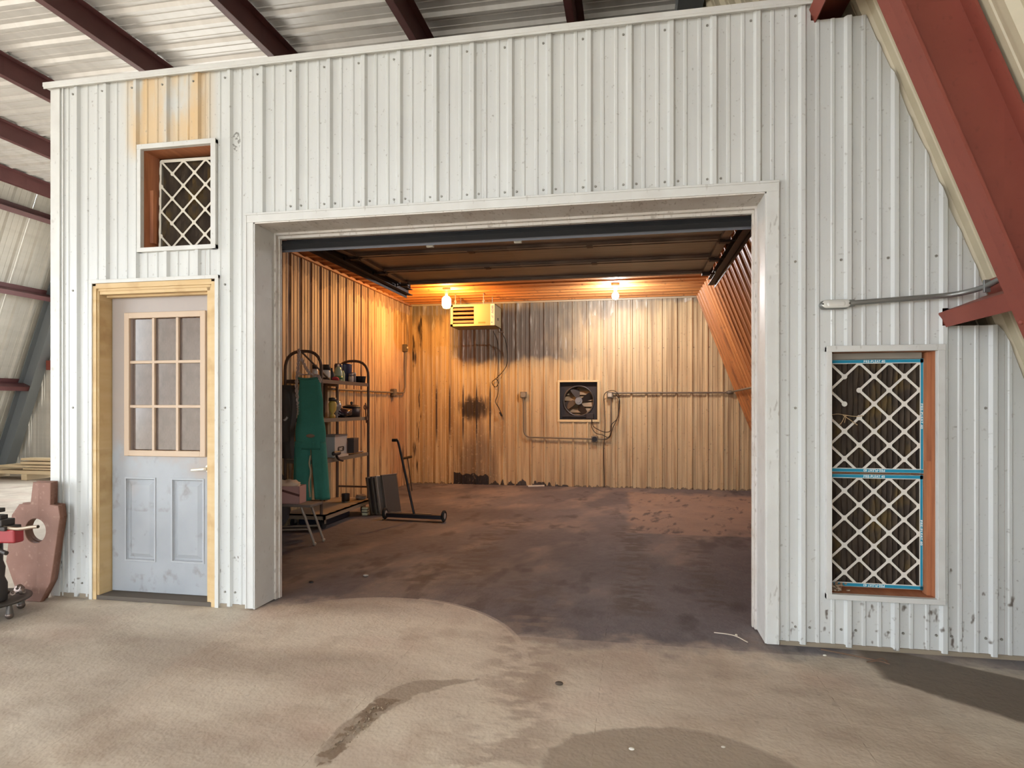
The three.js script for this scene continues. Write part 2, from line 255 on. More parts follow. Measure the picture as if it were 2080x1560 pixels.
// ---------------------------------------------------------------- man door
{
  const d = setting('door_1', 'grey steel door with nine panes in a yellowed wooden frame');
  const yellowTile = tex(256, 256, (u, v) => { const n = fbm(u * 4, v * 30, 4), s = fbm(u * 9, v * 9 + 4, 4); return mix3(mix3([208, 182, 138], [194, 162, 112], n), [172, 138, 92], clamp((s - 0.55) * 2)); }, true, true);
  const yellow = mat('#ffffff', 0.6, 0, { map: yellowTile });
  const L = -3.537, R = -2.622, T = 2.107;
  mesh('outer_trim', [rbx(L - 0.024, L, 0.0, T + 0.024, -0.004, 0.022, 0.002), rbx(R, R + 0.026, 0.0, T + 0.024, -0.004, 0.022, 0.002), rbx(L - 0.024, R + 0.026, T, T + 0.024, -0.004, 0.024, 0.002)], M.trimWhite, d);
  const fr = (x0, x1, y0, y1) => [rbx(x0, x1, y0, y1, -0.02, 0.016, 0.003)];
  mesh('frame_side', [...fr(L, L + 0.028, 0.0, T), ...fr(L + 0.02, L + 0.038, 0.0, T - 0.02).map((g) => g.translate(0, 0, -0.01)), bx(L + 0.02, -3.497, 0.0, T - 0.03, -0.2, 0.0)], yellow, d);
  mesh('frame_side', [...fr(R - 0.03, R, 0.0, T), ...fr(R - 0.044, R - 0.02, 0.0, T - 0.02).map((g) => g.translate(0, 0, -0.01)), bx(-2.69, R - 0.02, 0.0, T - 0.03, -0.2, 0.0)], yellow, d);
  mesh('frame_head', [...fr(L, R, T - 0.034, T), ...fr(L + 0.02, R - 0.02, T - 0.05, T - 0.02).map((g) => g.translate(0, 0, -0.01)), bx(L + 0.02, R - 0.02, 2.036, T - 0.03, -0.2, 0.0), bx(-3.49, -2.69, 2.024, 2.036, -0.09, -0.05)], yellow, d);
  mesh('threshold', [rbx(L + 0.02, R - 0.02, 0.0, 0.028, -0.2, 0.012, 0.004)], M.grimy, d);
  // slab with glazed upper half and two embossed panels
  const slabTex = tex(768, 1536, (u, v) => { const x = u * 0.82, y = v * 2.02, n = fbm(x * 6, y * 6, 5), s = fbm(x * 26 + 3, y * 20, 4), b = fbm(x * 12 + 50, y * 12, 4); let c = mix3([164, 167, 170], [148, 152, 156], n); c = mix3(c, [166, 150, 138], sstep(0.78, 1.1, y + (n - 0.5) * 0.7) * 0.75); if (b > 0.53 && s > 0.45 && ((y > 0.55 && y < 0.98) || y < 0.42 && b > 0.6)) c = mix3(c, [122, 118, 112], clamp((s - 0.45) * 3) * clamp((b - 0.53) * 4) * 0.7); return c; });
  const slabMat = mat('#ffffff', 0.42, 0, { map: slabTex });
  const x0 = -3.492, x1 = -2.692, y0 = 0.032, y1 = 2.03, z = -0.1;
  const sl = shapeOf([[x0, y0], [x1, y0], [x1, y1], [x0, y1]]); const G = { x0: -3.352, x1: -2.804, y0: 0.988, y1: 1.888 };
  const rect = (a, b, c2, e) => new THREE.Path([new THREE.Vector2(a, c2), new THREE.Vector2(b, c2), new THREE.Vector2(b, e), new THREE.Vector2(a, e)]);
  const P = [[-3.384, -3.159, 0.245, 0.8], [-3.027, -2.793, 0.25, 0.8]];
  sl.holes.push(rect(G.x0, G.x1, G.y0, G.y1), ...P.map(([a, b, c2, e]) => rect(a, b, c2, e)));
  const uvSlab = (g) => { g = g.index ? g.toNonIndexed() : g; const p = g.attributes.position, uv = []; for (let i = 0; i < p.count; i++) uv.push((p.getX(i) - x0) / (x1 - x0), (p.getY(i) - y0) / (y1 - y0)); g.setAttribute('uv', new THREE.Float32BufferAttribute(uv, 2)); return g; };
  mesh('slab', uvSlab(extrude(sl, 0.042).translate(0, 0, z - 0.042)), slabMat, d, true);
  for (const [a, b, c2, e] of P) { // moulded groove, then a raised field
    const ring = (o1, z1, o2, z2) => { const q = (o, zz) => [V(a + o, c2 + o, zz), V(b - o, c2 + o, zz), V(b - o, e - o, zz), V(a + o, e - o, zz)], A = q(o1, z1), B = q(o2, z2), v = []; for (let i = 0; i < 4; i++) { const j = (i + 1) % 4; v.push(A[i], A[j], B[j], A[i], B[j], B[i]); } const g = new THREE.BufferGeometry().setFromPoints(v); g.computeVertexNormals(); return g; };
    const f = new THREE.PlaneGeometry(b - a - 0.09, e - c2 - 0.09).translate((a + b) / 2, (c2 + e) / 2, z - 0.002);
    mesh('raised_panel', uvSlab(mergeGeometries([ring(0, z + 0.004, 0.01, z - 0.012), ring(0.01, z - 0.012, 0.02, z - 0.012), ring(0.02, z - 0.012, 0.045, z - 0.002), ...[f]].map((g) => { g = g.index ? g.toNonIndexed() : g; const n = new THREE.BufferGeometry(); n.setAttribute('position', g.attributes.position); n.computeVertexNormals(); return n; }))), slabMat, d, true);
    mesh('panel_moulding', [rbx(a - 0.008, b + 0.008, c2 - 0.008, c2 + 0.004, z - 0.004, z + 0.005, 0.002), rbx(a - 0.008, b + 0.008, e - 0.004, e + 0.008, z - 0.004, z + 0.005, 0.002), rbx(a - 0.008, a + 0.004, c2, e, z - 0.004, z + 0.005, 0.002), rbx(b - 0.004, b + 0.008, c2, e, z - 0.004, z + 0.005, 0.002)], mat('#a4a7aa', 0.45), d);
  }
  const dusty = mat('#bfa890', 0.6);
  mesh('glazing_frame', [[G.x0 - 0.036, G.x0 + 0.004, G.y0 - 0.036, G.y1 + 0.036], [G.x1 - 0.004, G.x1 + 0.036, G.y0 - 0.036, G.y1 + 0.036], [G.x0, G.x1, G.y1 - 0.004, G.y1 + 0.036], [G.x0, G.x1, G.y0 - 0.036, G.y0 + 0.004]].flatMap(([a, b, c2, e]) => [rbx(a, b, c2, e, z - 0.004, z + 0.016, 0.005)]), dusty, d);
  const cw = (G.x1 - G.x0) / 3, ch = (G.y1 - G.y0) / 3;
  for (let i = 1; i < 3; i++) { mesh('muntin', rbx(G.x0 + i * cw - 0.01, G.x0 + i * cw + 0.01, G.y0, G.y1, z - 0.014, z + 0.006, 0.004), dusty, d); mesh('muntin', rbx(G.x0, G.x1, G.y0 + i * ch - 0.01, G.y0 + i * ch + 0.01, z - 0.013, z + 0.005, 0.004), dusty, d); }
  const dustGlass = tex(512, 512, (u, v) => { const n = fbm(u * 6, v * 6, 5), s = fbm(u * 70, v * 22, 3); return mix3([92, 80, 74], [118, 104, 96], n * 0.8 + (s - 0.5) * 0.6); });
  const glass = new THREE.MeshPhysicalMaterial({ color: '#ffffff', map: dustGlass, roughness: 0.13, metalness: 0, ior: 1.9, specularIntensity: 1, side: THREE.DoubleSide });
  for (let i = 0; i < 3; i++) for (let j = 0; j < 3; j++) { const g = new THREE.BoxGeometry(cw - 0.016, ch - 0.016, 0.004).rotateY(((i * 7 + j * 3) % 5 - 2) * 0.004).translate(G.x0 + (i + 0.5) * cw, G.y0 + (j + 0.5) * ch, z - 0.016); mesh('glass_pane', g, glass, d, true); }
  const h = mesh('lever_handle', [cyl(0.026, 0.026, 0.012).rotateX(Math.PI / 2).translate(-2.744, 0.878, z + 0.008), cyl(0.011, 0.011, 0.05).rotateX(Math.PI / 2).translate(-2.744, 0.878, z + 0.03), new THREE.CapsuleGeometry(0.011, 0.085, 4, 10).rotateZ(Math.PI / 2 + 0.1).translate(-2.79, 0.874, z + 0.055)], mat('#e2ddd2', 0.35, 0.4), d); h.userData.label = 'pale lever handle';
}

// ---------------------------------------------------------------- pleated filters in the vent and the window
function revealTrim(name, label, h, mt) {
  const s = setting(name, label), w = 0.028, { x0, x1, y0, y1 } = h;
  mesh('trim_strip', rbx(x0 - w, x0, y0 - w, y1 + w, -0.004, 0.028, 0.002), mt, s); mesh('trim_strip', rbx(x1, x1 + w + 0.008, y0 - w, y1 + w, -0.004, 0.028, 0.002), mt, s);
  mesh('trim_strip', rbx(x0 - w, x1 + w + 0.008, y1, y1 + w + 0.004, -0.004, 0.03, 0.002), mt, s); mesh('trim_strip', rbx(x0 - w, x1 + w + 0.008, y0 - w, y0, -0.004, 0.03, 0.002), mt, s);
  return s;
}
const vent = revealTrim('window_1', 'small vent opening above the grey door, trimmed in white metal', VT, M.trimWhite);
mesh('nailer', bx(VT.x0 + 0.004, VT.x0 + 0.03, VT.y0 + 0.05, VT.y0 + 0.4, -0.082, -0.05), M.wood, vent);
const win = revealTrim('window_2', 'tall filter opening in the right part of the front wall', WN, M.trimWhite);
mesh('head_board', bx(WN.x0, WN.x1 - 0.04, WN.y1 - 0.034, WN.y1 - 0.002, -0.11, -0.06), mat('#8b8478', 0.7), win);
mesh('side_board', bx(WN.x1 - 0.022, WN.x1 - 0.001, WN.y0, WN.y1 - 0.002, -0.1, -0.045), M.wood, win);
const pleatTex = tex(256, 512, (u, v) => { const n = fbm(u * 30, v * 6, 4), s = fbm(u * 9 + 4, v * 5 + 8, 4); return mix3(mix3([54, 44, 38], [92, 78, 62], n), [110, 88, 46], clamp((s - 0.58) * 3)); });
const pleatMat = mat('#ffffff', 0.95, 0, { map: pleatTex });
const bandTex = canvasTex(1024, 40, (g, w, h) => { g.fillStyle = '#1587a6'; g.fillRect(0, 0, w, h); g.fillStyle = '#d9d5cc'; g.fillRect(0, 0, w, 3); g.fillRect(0, h - 4, w, 4); g.fillStyle = '#e6f0ee'; g.font = 'bold 36px sans-serif'; g.textAlign = 'center'; g.textBaseline = 'middle'; g.fillText('PRE-PLEAT 40', w / 2, h / 2 + 1); });
const bandMat = mat('#ffffff', 0.7, 0, { map: bandTex });
const board = mat('#d9d4c9', 0.75), boardDirty = mat('#c9c2b2', 0.8);
function filter(name, label, [x0, x1, y0, y1, z], blue, broken = []) {
  const f = thing(name, label, 'filter', [(x0 + x1) / 2, y0, z]), w = x1 - x0, h = y1 - y0, b = 0.024, hw = w / 2, card = blue ? board : boardDirty;
  mesh('frame', [bx(-hw, hw, 0, 0.004, -0.04, 0), bx(-hw, hw, h - 0.004, h, -0.04, 0), bx(-hw, -hw + 0.004, 0, h, -0.04, 0), bx(hw - 0.004, hw, 0, h, -0.04, 0), bx(-hw, hw, 0, b, -0.002, 0), bx(-hw, hw, h - b, h, -0.002, 0), bx(-hw, -hw + b * 0.7, 0, h, -0.002, 0), bx(hw - b * 0.7, hw, 0, h, -0.002, 0)], card, f);
  // pleated medium: one folded sheet
  const np = Math.round(w / 0.0145), ny = 14, pos = [], uv = [], idx = []; const wav = seed % 97;
  for (let j = 0; j <= ny; j++) for (let i = 0; i <= np; i++) { const t = i / np, y = 0.004 + (h - 0.008) * j / ny, a = (noise(i * 0.9 + wav, j * 0.55) - 0.5) * 0.011; pos.push(-hw + 0.004 + (w - 0.008) * t + (i > 0 && i < np ? a : 0), y, i % 2 ? -0.008 - Math.abs(a) * 0.7 : -0.034); uv.push(t, j / ny); }
  for (let j = 0; j < ny; j++) for (let i = 0; i < np; i++) { const p = j * (np + 1) + i; idx.push(p, p + 1, p + np + 2, p, p + np + 2, p + np + 1); }
  let g = new THREE.BufferGeometry(); g.setAttribute('position', new THREE.Float32BufferAttribute(pos, 3)); g.setAttribute('uv', new THREE.Float32BufferAttribute(uv, 2)); g.setIndex(idx); g = g.toNonIndexed(); g.computeVertexNormals(); mesh('pleated_medium', g, pleatMat, f, true);
  // die-cut card lattice: diagonal strips with pads at the crossings
  const nx = blue ? 6 : 5.3, s = (w - 0.036) / nx, lat = [], X0 = -hw + 0.018, Y0 = b * 0.8, Y1 = h - b * 0.8, rows = Math.ceil((Y1 - Y0) / s), bar = 0.0125;
  const seg = (ax, ay, bx_, by) => { // clip to the frame
    const clipT = (p, d, lo, hi) => (Math.abs(d) < 1e-9 ? [0, 1] : [(lo - p) / d, (hi - p) / d].sort((m, n) => m - n)); const tx = clipT(ax, bx_ - ax, X0, -X0), ty = clipT(ay, by - ay, Y0, Y1), t0 = Math.max(0, tx[0], ty[0]), t1 = Math.min(1, tx[1], ty[1]); if (t1 - t0 < 0.02) return;
    lat.push(beam(V(lerp(ax, bx_, t0), lerp(ay, by, t0), 0.0005), V(lerp(ax, bx_, t1), lerp(ay, by, t1), 0.0005), bar, 0.0016, V(0, 0, 1)));
  };
  for (let j = 0; j < rows + 1; j++) for (let i = 0; i < Math.ceil(nx); i++) { const x = X0 + i * s, y = Y1 - j * s, even = (i + j) % 2 === 0; if (broken.some(([p, q]) => p === i && q === j)) continue; even ? seg(x, y, x + s, y - s) : seg(x, y - s, x + s, y); }
  for (let j = 0; j <= rows; j++) for (let i = 0; i <= nx; i++) { if ((i + j) % 2) continue; const x = X0 + i * s, y = Y1 - j * s; if (y < Y0 - 0.004 || broken.some(([p, q]) => p === i && q === j) && broken.some(([p, q]) => p === i - 1 && q === j - 1)) continue; lat.push(cyl(0.0145, 0.0145, 0.0018, 10).rotateX(Math.PI / 2).translate(x, y, 0.0006)); }
  mesh('card_lattice', lat, card, f);
  if (blue) for (const [ww, x, y, r] of [[w, 0, h - 0.012, 0], [w, 0, 0.012, Math.PI], [h, hw - 0.008, h / 2, -Math.PI / 2]]) mesh('printed_band', new THREE.PlaneGeometry(ww, r && r !== Math.PI ? 0.014 : 0.02).rotateZ(r).translate(x, y, 0.0022), bandMat, f, true);
  return f;
}
filter('air_filter', 'dusty white pleated air filter set in the vent above the grey door', [VT.x0 + 0.036, VT.x1 - 0.002, VT.y0 + 0.004, VT.y1 - 0.028, -0.09], false, [[0, 1], [0, 5]]).rotation.z = -0.012;
filter('air_filter', 'upper blue banded pleated filter with torn lattice in the right window', [WN.x0 + 0.002, WN.x1 - 0.022, 0.93, 1.544, -0.085], true, [[1, 1], [1, 2], [0, 3], [1, 3]]);
filter('air_filter', 'lower blue banded pleated filter with whole lattice in the right window', [WN.x0 + 0.002, WN.x1 - 0.024, 0.308, 0.922, -0.085], true);
tag(mesh('straw_wisps', [tube([[1.06, 1.24, -0.08], [1.1, 1.247, -0.07], [1.18, 1.235, -0.07], [1.235, 1.238, -0.078]], 0.0022, 16, 5), tube([[1.13, 1.24, -0.075], [1.17, 1.21, -0.068], [1.2, 1.188, -0.07]], 0.0022, 12, 5), tube([[1.14, 1.24, -0.075], [1.12, 1.2, -0.07], [1.11, 1.19, -0.07]], 0.002, 12, 5), tube([[1.145, 1.24, -0.075], [1.135, 1.2, -0.07]], 0.002, 8, 5)], mat('#b59a74', 0.8)), 'thin straw wisps caught in the torn upper window filter', 'straw');
{ // litter on the window sill
  const l = []; for (let i = 0; i < 46; i++) { const g = new THREE.SphereGeometry(1, 5, 4).scale(rr(0.006, 0.018), rr(0.003, 0.007), rr(0.004, 0.012)).rotateY(rr(0, 3)).rotateZ(rr(-0.8, 0.8)).translate(1.055 + rnd() * rnd() * 0.11, WN.y0 + 0.006 + rnd() * 0.03, rr(-0.078, -0.02)); l.push(g); }
  stuff(tag(mesh('leaf_litter', l, mat('#a58f78', 0.9)), 'dry leaf litter heaped in the corner of the right window sill', 'litter'));
}

// ---------------------------------------------------------------- shop interior shell
const ZB = -6.47, XL = -3.66, YC = 3.0, CI = 2.14, CSI = 0.384;
const stainBase = (x, y, o) => { const n = fbm(x * 1.7 + o, y * 1.1, 4), s = fbm(x * 24 + o, y * 0.9, 4), f = fbm(x * 40, y * 30 + o, 3); let c = mix3([204, 182, 142], [178, 152, 112], n); c = mix3(c, [132, 106, 74], clamp((s - 0.47) * 2.6) * 0.75); if (f > 0.76) c = mix3(c, [104, 84, 62], (f - 0.76) * 3); return [c, n, s, f]; };
const backTex = tex(1792, 960, (u, v) => {
  const x = -3.66 + u * 5.8, y = v * 3.1; let [c, n, s, f] = stainBase(x, y, 11);
  const q = fbm(x * 7, y * 3 + 40, 4), w = fbm(x * 26 + 3, y * 3.4, 4);
  // soot film, with rubbed pale streaks
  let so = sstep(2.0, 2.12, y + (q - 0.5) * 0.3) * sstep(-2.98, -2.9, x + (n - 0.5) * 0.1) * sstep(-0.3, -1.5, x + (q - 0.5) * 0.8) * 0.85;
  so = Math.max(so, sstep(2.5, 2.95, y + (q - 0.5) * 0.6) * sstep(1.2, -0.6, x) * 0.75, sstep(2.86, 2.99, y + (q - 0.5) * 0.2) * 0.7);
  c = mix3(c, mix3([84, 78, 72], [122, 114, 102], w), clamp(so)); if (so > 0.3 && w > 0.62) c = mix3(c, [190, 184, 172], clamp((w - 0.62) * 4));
  // scorch
  const e = Math.hypot((x + 2.55) / 0.3, (y - 1.25 + 0.0) / 0.22); c = mix3(c, [44, 34, 28], sstep(1.1, 0.45, e + (w - 0.5) * 0.9) * 0.9);
  c = mix3(c, [92, 76, 62], sstep(1.25, 0.5, y + (q - 0.5) * 0.6) * sstep(0.5, 0.1, Math.abs(x + 2.55) + (w - 0.5) * 0.3) * 0.6);
  for (let k = 0; k < 5; k++) { const rx = -3.215 + k * 0.2286 + 0.02, d = Math.abs(x - rx); if (d < 0.014 && y < 1.75 && y > 0.6) c = mix3(c, [42, 30, 24], sstep(1.7, 1.45, y) * sstep(0.6, 1.0, y) * sstep(0.014, 0.004, d)); }
  // chipped and blackened foot of the sheets
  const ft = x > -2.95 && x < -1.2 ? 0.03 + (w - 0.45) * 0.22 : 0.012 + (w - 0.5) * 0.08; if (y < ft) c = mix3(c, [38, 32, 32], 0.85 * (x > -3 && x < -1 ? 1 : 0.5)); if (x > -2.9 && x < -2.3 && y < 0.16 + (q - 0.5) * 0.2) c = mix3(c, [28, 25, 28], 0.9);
  if (f > 0.72 && y < 1.6 && x < -2) c = mix3(c, [206, 186, 154], 0.4);
  if (x < -3.45 && w > 0.58) c = mix3(c, [50, 38, 28], clamp((w - 0.58) * 6));
  return c;
});
const sideTex = tex(1536, 768, (u, v) => { const x = u * 6.5, y = v * 3.1; let [c, n, s, f] = stainBase(x, y, 71); const w = fbm(x * 20, y * 2, 4); c = mix3(c, [150, 96, 62], clamp((fbm(x * 1.2 + 4, y * 0.8 + 20, 3) - 0.35) * 2) * 0.5); if (w > 0.6) c = mix3(c, [96, 70, 48], clamp((w - 0.6) * 4)); if (y > 2.8 + (w - 0.5) * 0.5) c = mix3(c, [90, 66, 50], 0.5); return c; });
const brownTile = tex(1024, 1024, (u, v) => { const x = u * 6, y = v * 6, n = fbm(x * 1.6, y * 0.9, 4), s = fbm(x * 26, y * 1.2, 4), f = fbm(x * 20, y * 18, 3); let c = mix3([184, 124, 68], [156, 98, 52], n); c = mix3(c, [110, 66, 34], clamp((s - 0.5) * 3) * 0.7); if (f > 0.7) c = mix3(c, [70, 46, 32], (f - 0.7) * 2.5); return c; });
const linerBack = mat('#ffffff', 0.52, 0, { map: backTex }), linerSide = mat('#ffffff', 0.55, 0, { map: sideTex }), linerBrown = mat('#ffffff', 0.5, 0, { map: brownTile });
{
  const back = setting('wall_back', 'soot stained ribbed metal back wall of the shop');
  const top = (x) => Math.min(YC, (CI - x) / CSI), hole = [-1.135, -0.535, 1.075, 1.672];
  sheets('liner_panel', back, linerBack, { x0: XL, x1: CI, phase: -0.004, bot: () => 0, top, holes: [hole], cuts: [CI - YC * CSI], uv: [-3.66, 0, 5.8, 3.1] }, frameOf(V(1, 0, 0), V(0, 1, 0), V(0, 0, 1), V(0, 0, ZB)));
  const o = shapeOf([[XL - 0.2, 0.0], [2.5, 0], [2.5 - CS * 3.2, 3.2], [XL - 0.2, 3.2]]); o.holes.push(new THREE.Path([[hole[0], hole[2]], [hole[1], hole[2]], [hole[1], hole[3]], [hole[0], hole[3]]].map((p) => new THREE.Vector2(...p))));
  mesh('framing', extrude(o, 0.1).translate(0, 0, ZB - 0.106), mat('#5b4a3a', 0.9), back);
  mesh('top_trim', rbx(XL, 0.98, YC - 0.035, YC - 0.005, ZB + 0.0, ZB + 0.024, 0.003), mat('#a3937a', 0.6), back);
  mesh('corner_trim', [rbx(XL, XL + 0.04, 0.01, YC - 0.03, ZB + 0.0, ZB + 0.022, 0.003)], mat('#9c8058', 0.6), back);
  const sc = []; for (let k = -16; k < 10; k++) for (const y of [2.2, 0.62]) { const x = -0.004 + k * 0.2286 + 0.036; if (x < XL + 0.05 || x > (CI - y * CSI) - 0.05) continue; sc.push(new THREE.CylinderGeometry(0.007, 0.008, 0.006, 6).rotateX(Math.PI / 2).translate(x, y, ZB + 0.004)); } stuff(mesh('screws', sc, M.oldZinc, back));

  const left = setting('wall_left', 'amber stained ribbed metal left wall of the shop');
  sheets('liner_panel', left, linerSide, { x0: 0.252, x1: -ZB, phase: 6.335, bot: () => 0, top: () => YC, uv: [0, 0, 6.5, 3.1] }, frameOf(V(0, 0, -1), V(0, 1, 0), V(1, 0, 0), V(XL, 0, 0)));
  mesh('framing', bx(WL + 0.01, XL - 0.004, 0.0, 3.41, ZB - 0.1, -0.255), mat('#8a8a84', 0.7), left);
  mesh('top_trim', [rbx(XL, XL + 0.045, YC - 0.045, YC - 0.028, ZB + 0.03, -0.27, 0.003), rbx(XL + 0.02, XL + 0.028, YC - 0.045, YC - 0.005, ZB + 0.03, -0.27, 0.002)], mat('#9a6a4a', 0.6), left);
  const s2 = []; for (let k = 0; k < 26; k++) { const z = -6.335 + k * 0.2286 - 0.036; if (z > -0.4) break; for (const y of [2.22, 0.6]) s2.push(new THREE.CylinderGeometry(0.007, 0.008, 0.006, 6).rotateZ(Math.PI / 2).translate(XL + 0.004, y, z)); } stuff(mesh('screws', s2, M.oldZinc, left));

  const k = Math.hypot(1, CSI), t = V(-CSI / k, 1 / k, 0), n = V(-1 / k, -CSI / k, 0);
  const right = setting('wall_right', 'orange brown ribbed metal wall leaning in over the right side of the shop');
  sheets('liner_panel', right, linerBrown, { x0: ZB, x1: -0.252, phase: -6.4, bot: () => 0, top: () => YC * k, uv: [-6.5, 0, 6.5, 3.4] }, frameOf(V(0, 0, 1), t, n, V(CI, 0, 0)));
  mesh('backing', beam(V(CI + 0.03 - CSI * 1.5, 1.5, ZB), V(CI + 0.03 - CSI * 1.5, 1.5, -0.26), 0.02, YC * k, t), mat('#5b4a3a', 0.9), right);

  const ceil = setting('ceiling_001', 'brown stained ribbed metal ceiling of the shop');
  const cf = frameOf(V(0, 0, -1), V(1, 0, 0), V(0, -1, 0), V(0, YC, 0));
  sheets('ceiling_panel', ceil, linerBrown, { x0: 0.252, x1: -ZB, phase: 6.36, bot: () => XL, top: () => CI - YC * CSI + 0.02, uv: [0, -3.8, 6.5, 5] }, cf);
  mesh('deck', bx(WL + 0.02, 0.9, YC + 0.006, 3.4, ZB, -0.26), mat('#6a5a48', 0.9), ceil);
}

// ---------------------------------------------------------------- overhead door, rolled up under the ceiling
{
  const d = setting('door_2', 'dark sectional overhead door rolled up on tracks under the ceiling');
  const secTile = tex(512, 512, (u, v) => { const n = fbm(u * 5, v * 5, 5), s = fbm(u * 4, v * 40, 3); return mix3(mix3([118, 98, 84], [92, 74, 62], n), [72, 58, 50], clamp((s - 0.5) * 2)); }, true, true);
  const sec = mat('#ffffff', 0.36, 0.1, { map: secTile }), trk = mat('#3a2b26', 0.55, 0.4), lip = mat('#55565c', 0.45, 0.3);
  const x0 = -2.39, x1 = 0.745, path = [[-0.31, 2.372], [-0.87, 2.555], [-1.47, 2.585], [-2.09, 2.585], [-2.74, 2.585]];
  for (let i = 0; i < 4; i++) {
    const a = V(0, path[i][1], path[i][0]), b = V(0, path[i + 1][1], path[i + 1][0]), xc = (x0 + x1) / 2;
    const A = a.clone().lerp(b, 0.006), B = a.clone().lerp(b, 0.994); [A, B].forEach((q) => (q.x = xc));
    const up = V(0, 1, 0), g = []; const sl = beam(A, B, x1 - x0, 0.02, up).translate(0, 0.024, 0); g.push(sl);
    for (const t of [0.03, 0.97]) { const c = A.clone().lerp(B, t), e = A.clone().lerp(B, t + (t < 0.5 ? 0.05 : -0.05)); g.push(beam(c, e, x1 - x0, 0.03, up).translate(0, 0.004, 0)); }
    for (const fx of [0.015, 0.985]) { const x = lerp(x0, x1, fx); g.push(beam(V(x, A.y, A.z), V(x, B.y, B.z), 0.06, 0.026, up).translate(0, 0.004, 0)); }
    const s = mesh('door_section', g, sec, d);
    for (const fx of [0.012, 0.34, 0.66, 0.988]) if (i < 3) { const x = lerp(x0 + 0.03, x1 - 0.03, fx); mesh('hinge', beam(V(x, B.y, B.z + 0.04), V(x, B.y, B.z - 0.04), 0.05, 0.006).translate(0, -0.012, 0), trk, s); }
  }
  mesh('bottom_rail', [beam(V((x0 + x1) / 2, 2.36, -0.300), V((x0 + x1) / 2, 2.385, -0.375), x1 - x0, 0.045), rbx(x0, x1, 2.405, 2.413, -0.305, -0.285, 0.002)], lip, d);
  mesh('bottom_seal', beam(V((x0 + x1) / 2, 2.395, -0.272), V((x0 + x1) / 2, 2.37, -0.3), x1 - x0, 0.05), M.rubber, d);
  mesh('drip_lip', rbx(x0 + 0.05, x1 - 0.02, 2.423, 2.429, -0.27, -0.262, 0.001), mat('#8d8a92', 0.35, 0.5), d);
  for (const [x, zz] of [[-1.31, -0.37], [-0.72, -0.37]]) { const t = mesh('pull_tag', rbx(x - 0.025, x + 0.025, 2.34, 2.362, zz - 0.012, zz + 0.012, 0.004), mat('#c9c3b6', 0.6), d); t.userData.label = 'pale tag under the bottom rail'; }
  for (const s of [-1, 1]) {
    const x = s < 0 ? -2.44 : 0.795, X = (o) => x + s * o;
    const tr = mesh('track', [beam(V(X(0), 2.535, -0.55), V(X(0), 2.535, -3.12), 0.05, 0.006), beam(V(X(0.028), 2.565, -0.55), V(X(0.028), 2.565, -3.12), 0.006, 0.066), beam(V(X(0), 2.596, -0.55), V(X(0), 2.596, -3.12), 0.05, 0.006), bx(Math.min(X(0.0), X(0.03)), Math.max(X(0.0), X(0.03)), 0.05, 2.2, -0.33, -0.28), tube([[X(0.01), 2.18, -0.3], [X(0.01), 2.38, -0.33], [X(0.01), 2.5, -0.42], [X(0.01), 2.56, -0.56]], 0.024, 20, 8), beam(V(X(0.04), 2.55, -0.6), V(X(0.04), 2.55, -3.1), 0.004, 0.1)], trk, d);
    for (const z of [-0.9, -1.47, -2.09, -2.7]) { mesh('roller', [cyl(0.023, 0.023, 0.014, 14).rotateZ(Math.PI / 2).translate(X(0), 2.565, z), rod(V(X(0), 2.565, z), V(X(-0.09), 2.575, z), 0.006), rbx(Math.min(X(-0.05), X(-0.13)), Math.max(X(-0.05), X(-0.13)), 2.552, 2.59, z - 0.03, z + 0.03, 0.004)], trk, tr); }
    mesh('hanger', [bx(x - 0.02, x + 0.02, 2.6, 2.99, -1.9, -1.895), bx(x - 0.02, x + 0.02, 2.6, 2.99, -3.06, -3.055)], trk, d);
  }
  mesh('torsion_shaft', [rod(V(-2.5, 2.72, -0.33), V(0.86, 2.72, -0.33), 0.014), rod(V(-1.2, 2.72, -0.33), V(-0.5, 2.72, -0.33), 0.032, 16)], trk, d);
}
// cable snapped at the left track
tag(mesh('door_cable', [tube([[-3.2, 2.6, -1.4], [-3.33, 2.52, -1.42], [-3.36, 2.36, -1.43], [-3.32, 2.2, -1.43], [-3.28, 2.13, -1.44]], 0.005, 30, 6), lathe([[0, 0], [0.013, 0.01], [0.016, 0.035], [0.006, 0.06], [0, 0.065]]).translate(-3.28, 2.07, -1.44), rod(V(-3.2, 2.6, -1.4), V(-3.2, 2.98, -1.4), 0.004)], M.cord), 'thin black pull cord with knob hanging inside the left jamb', 'cord');

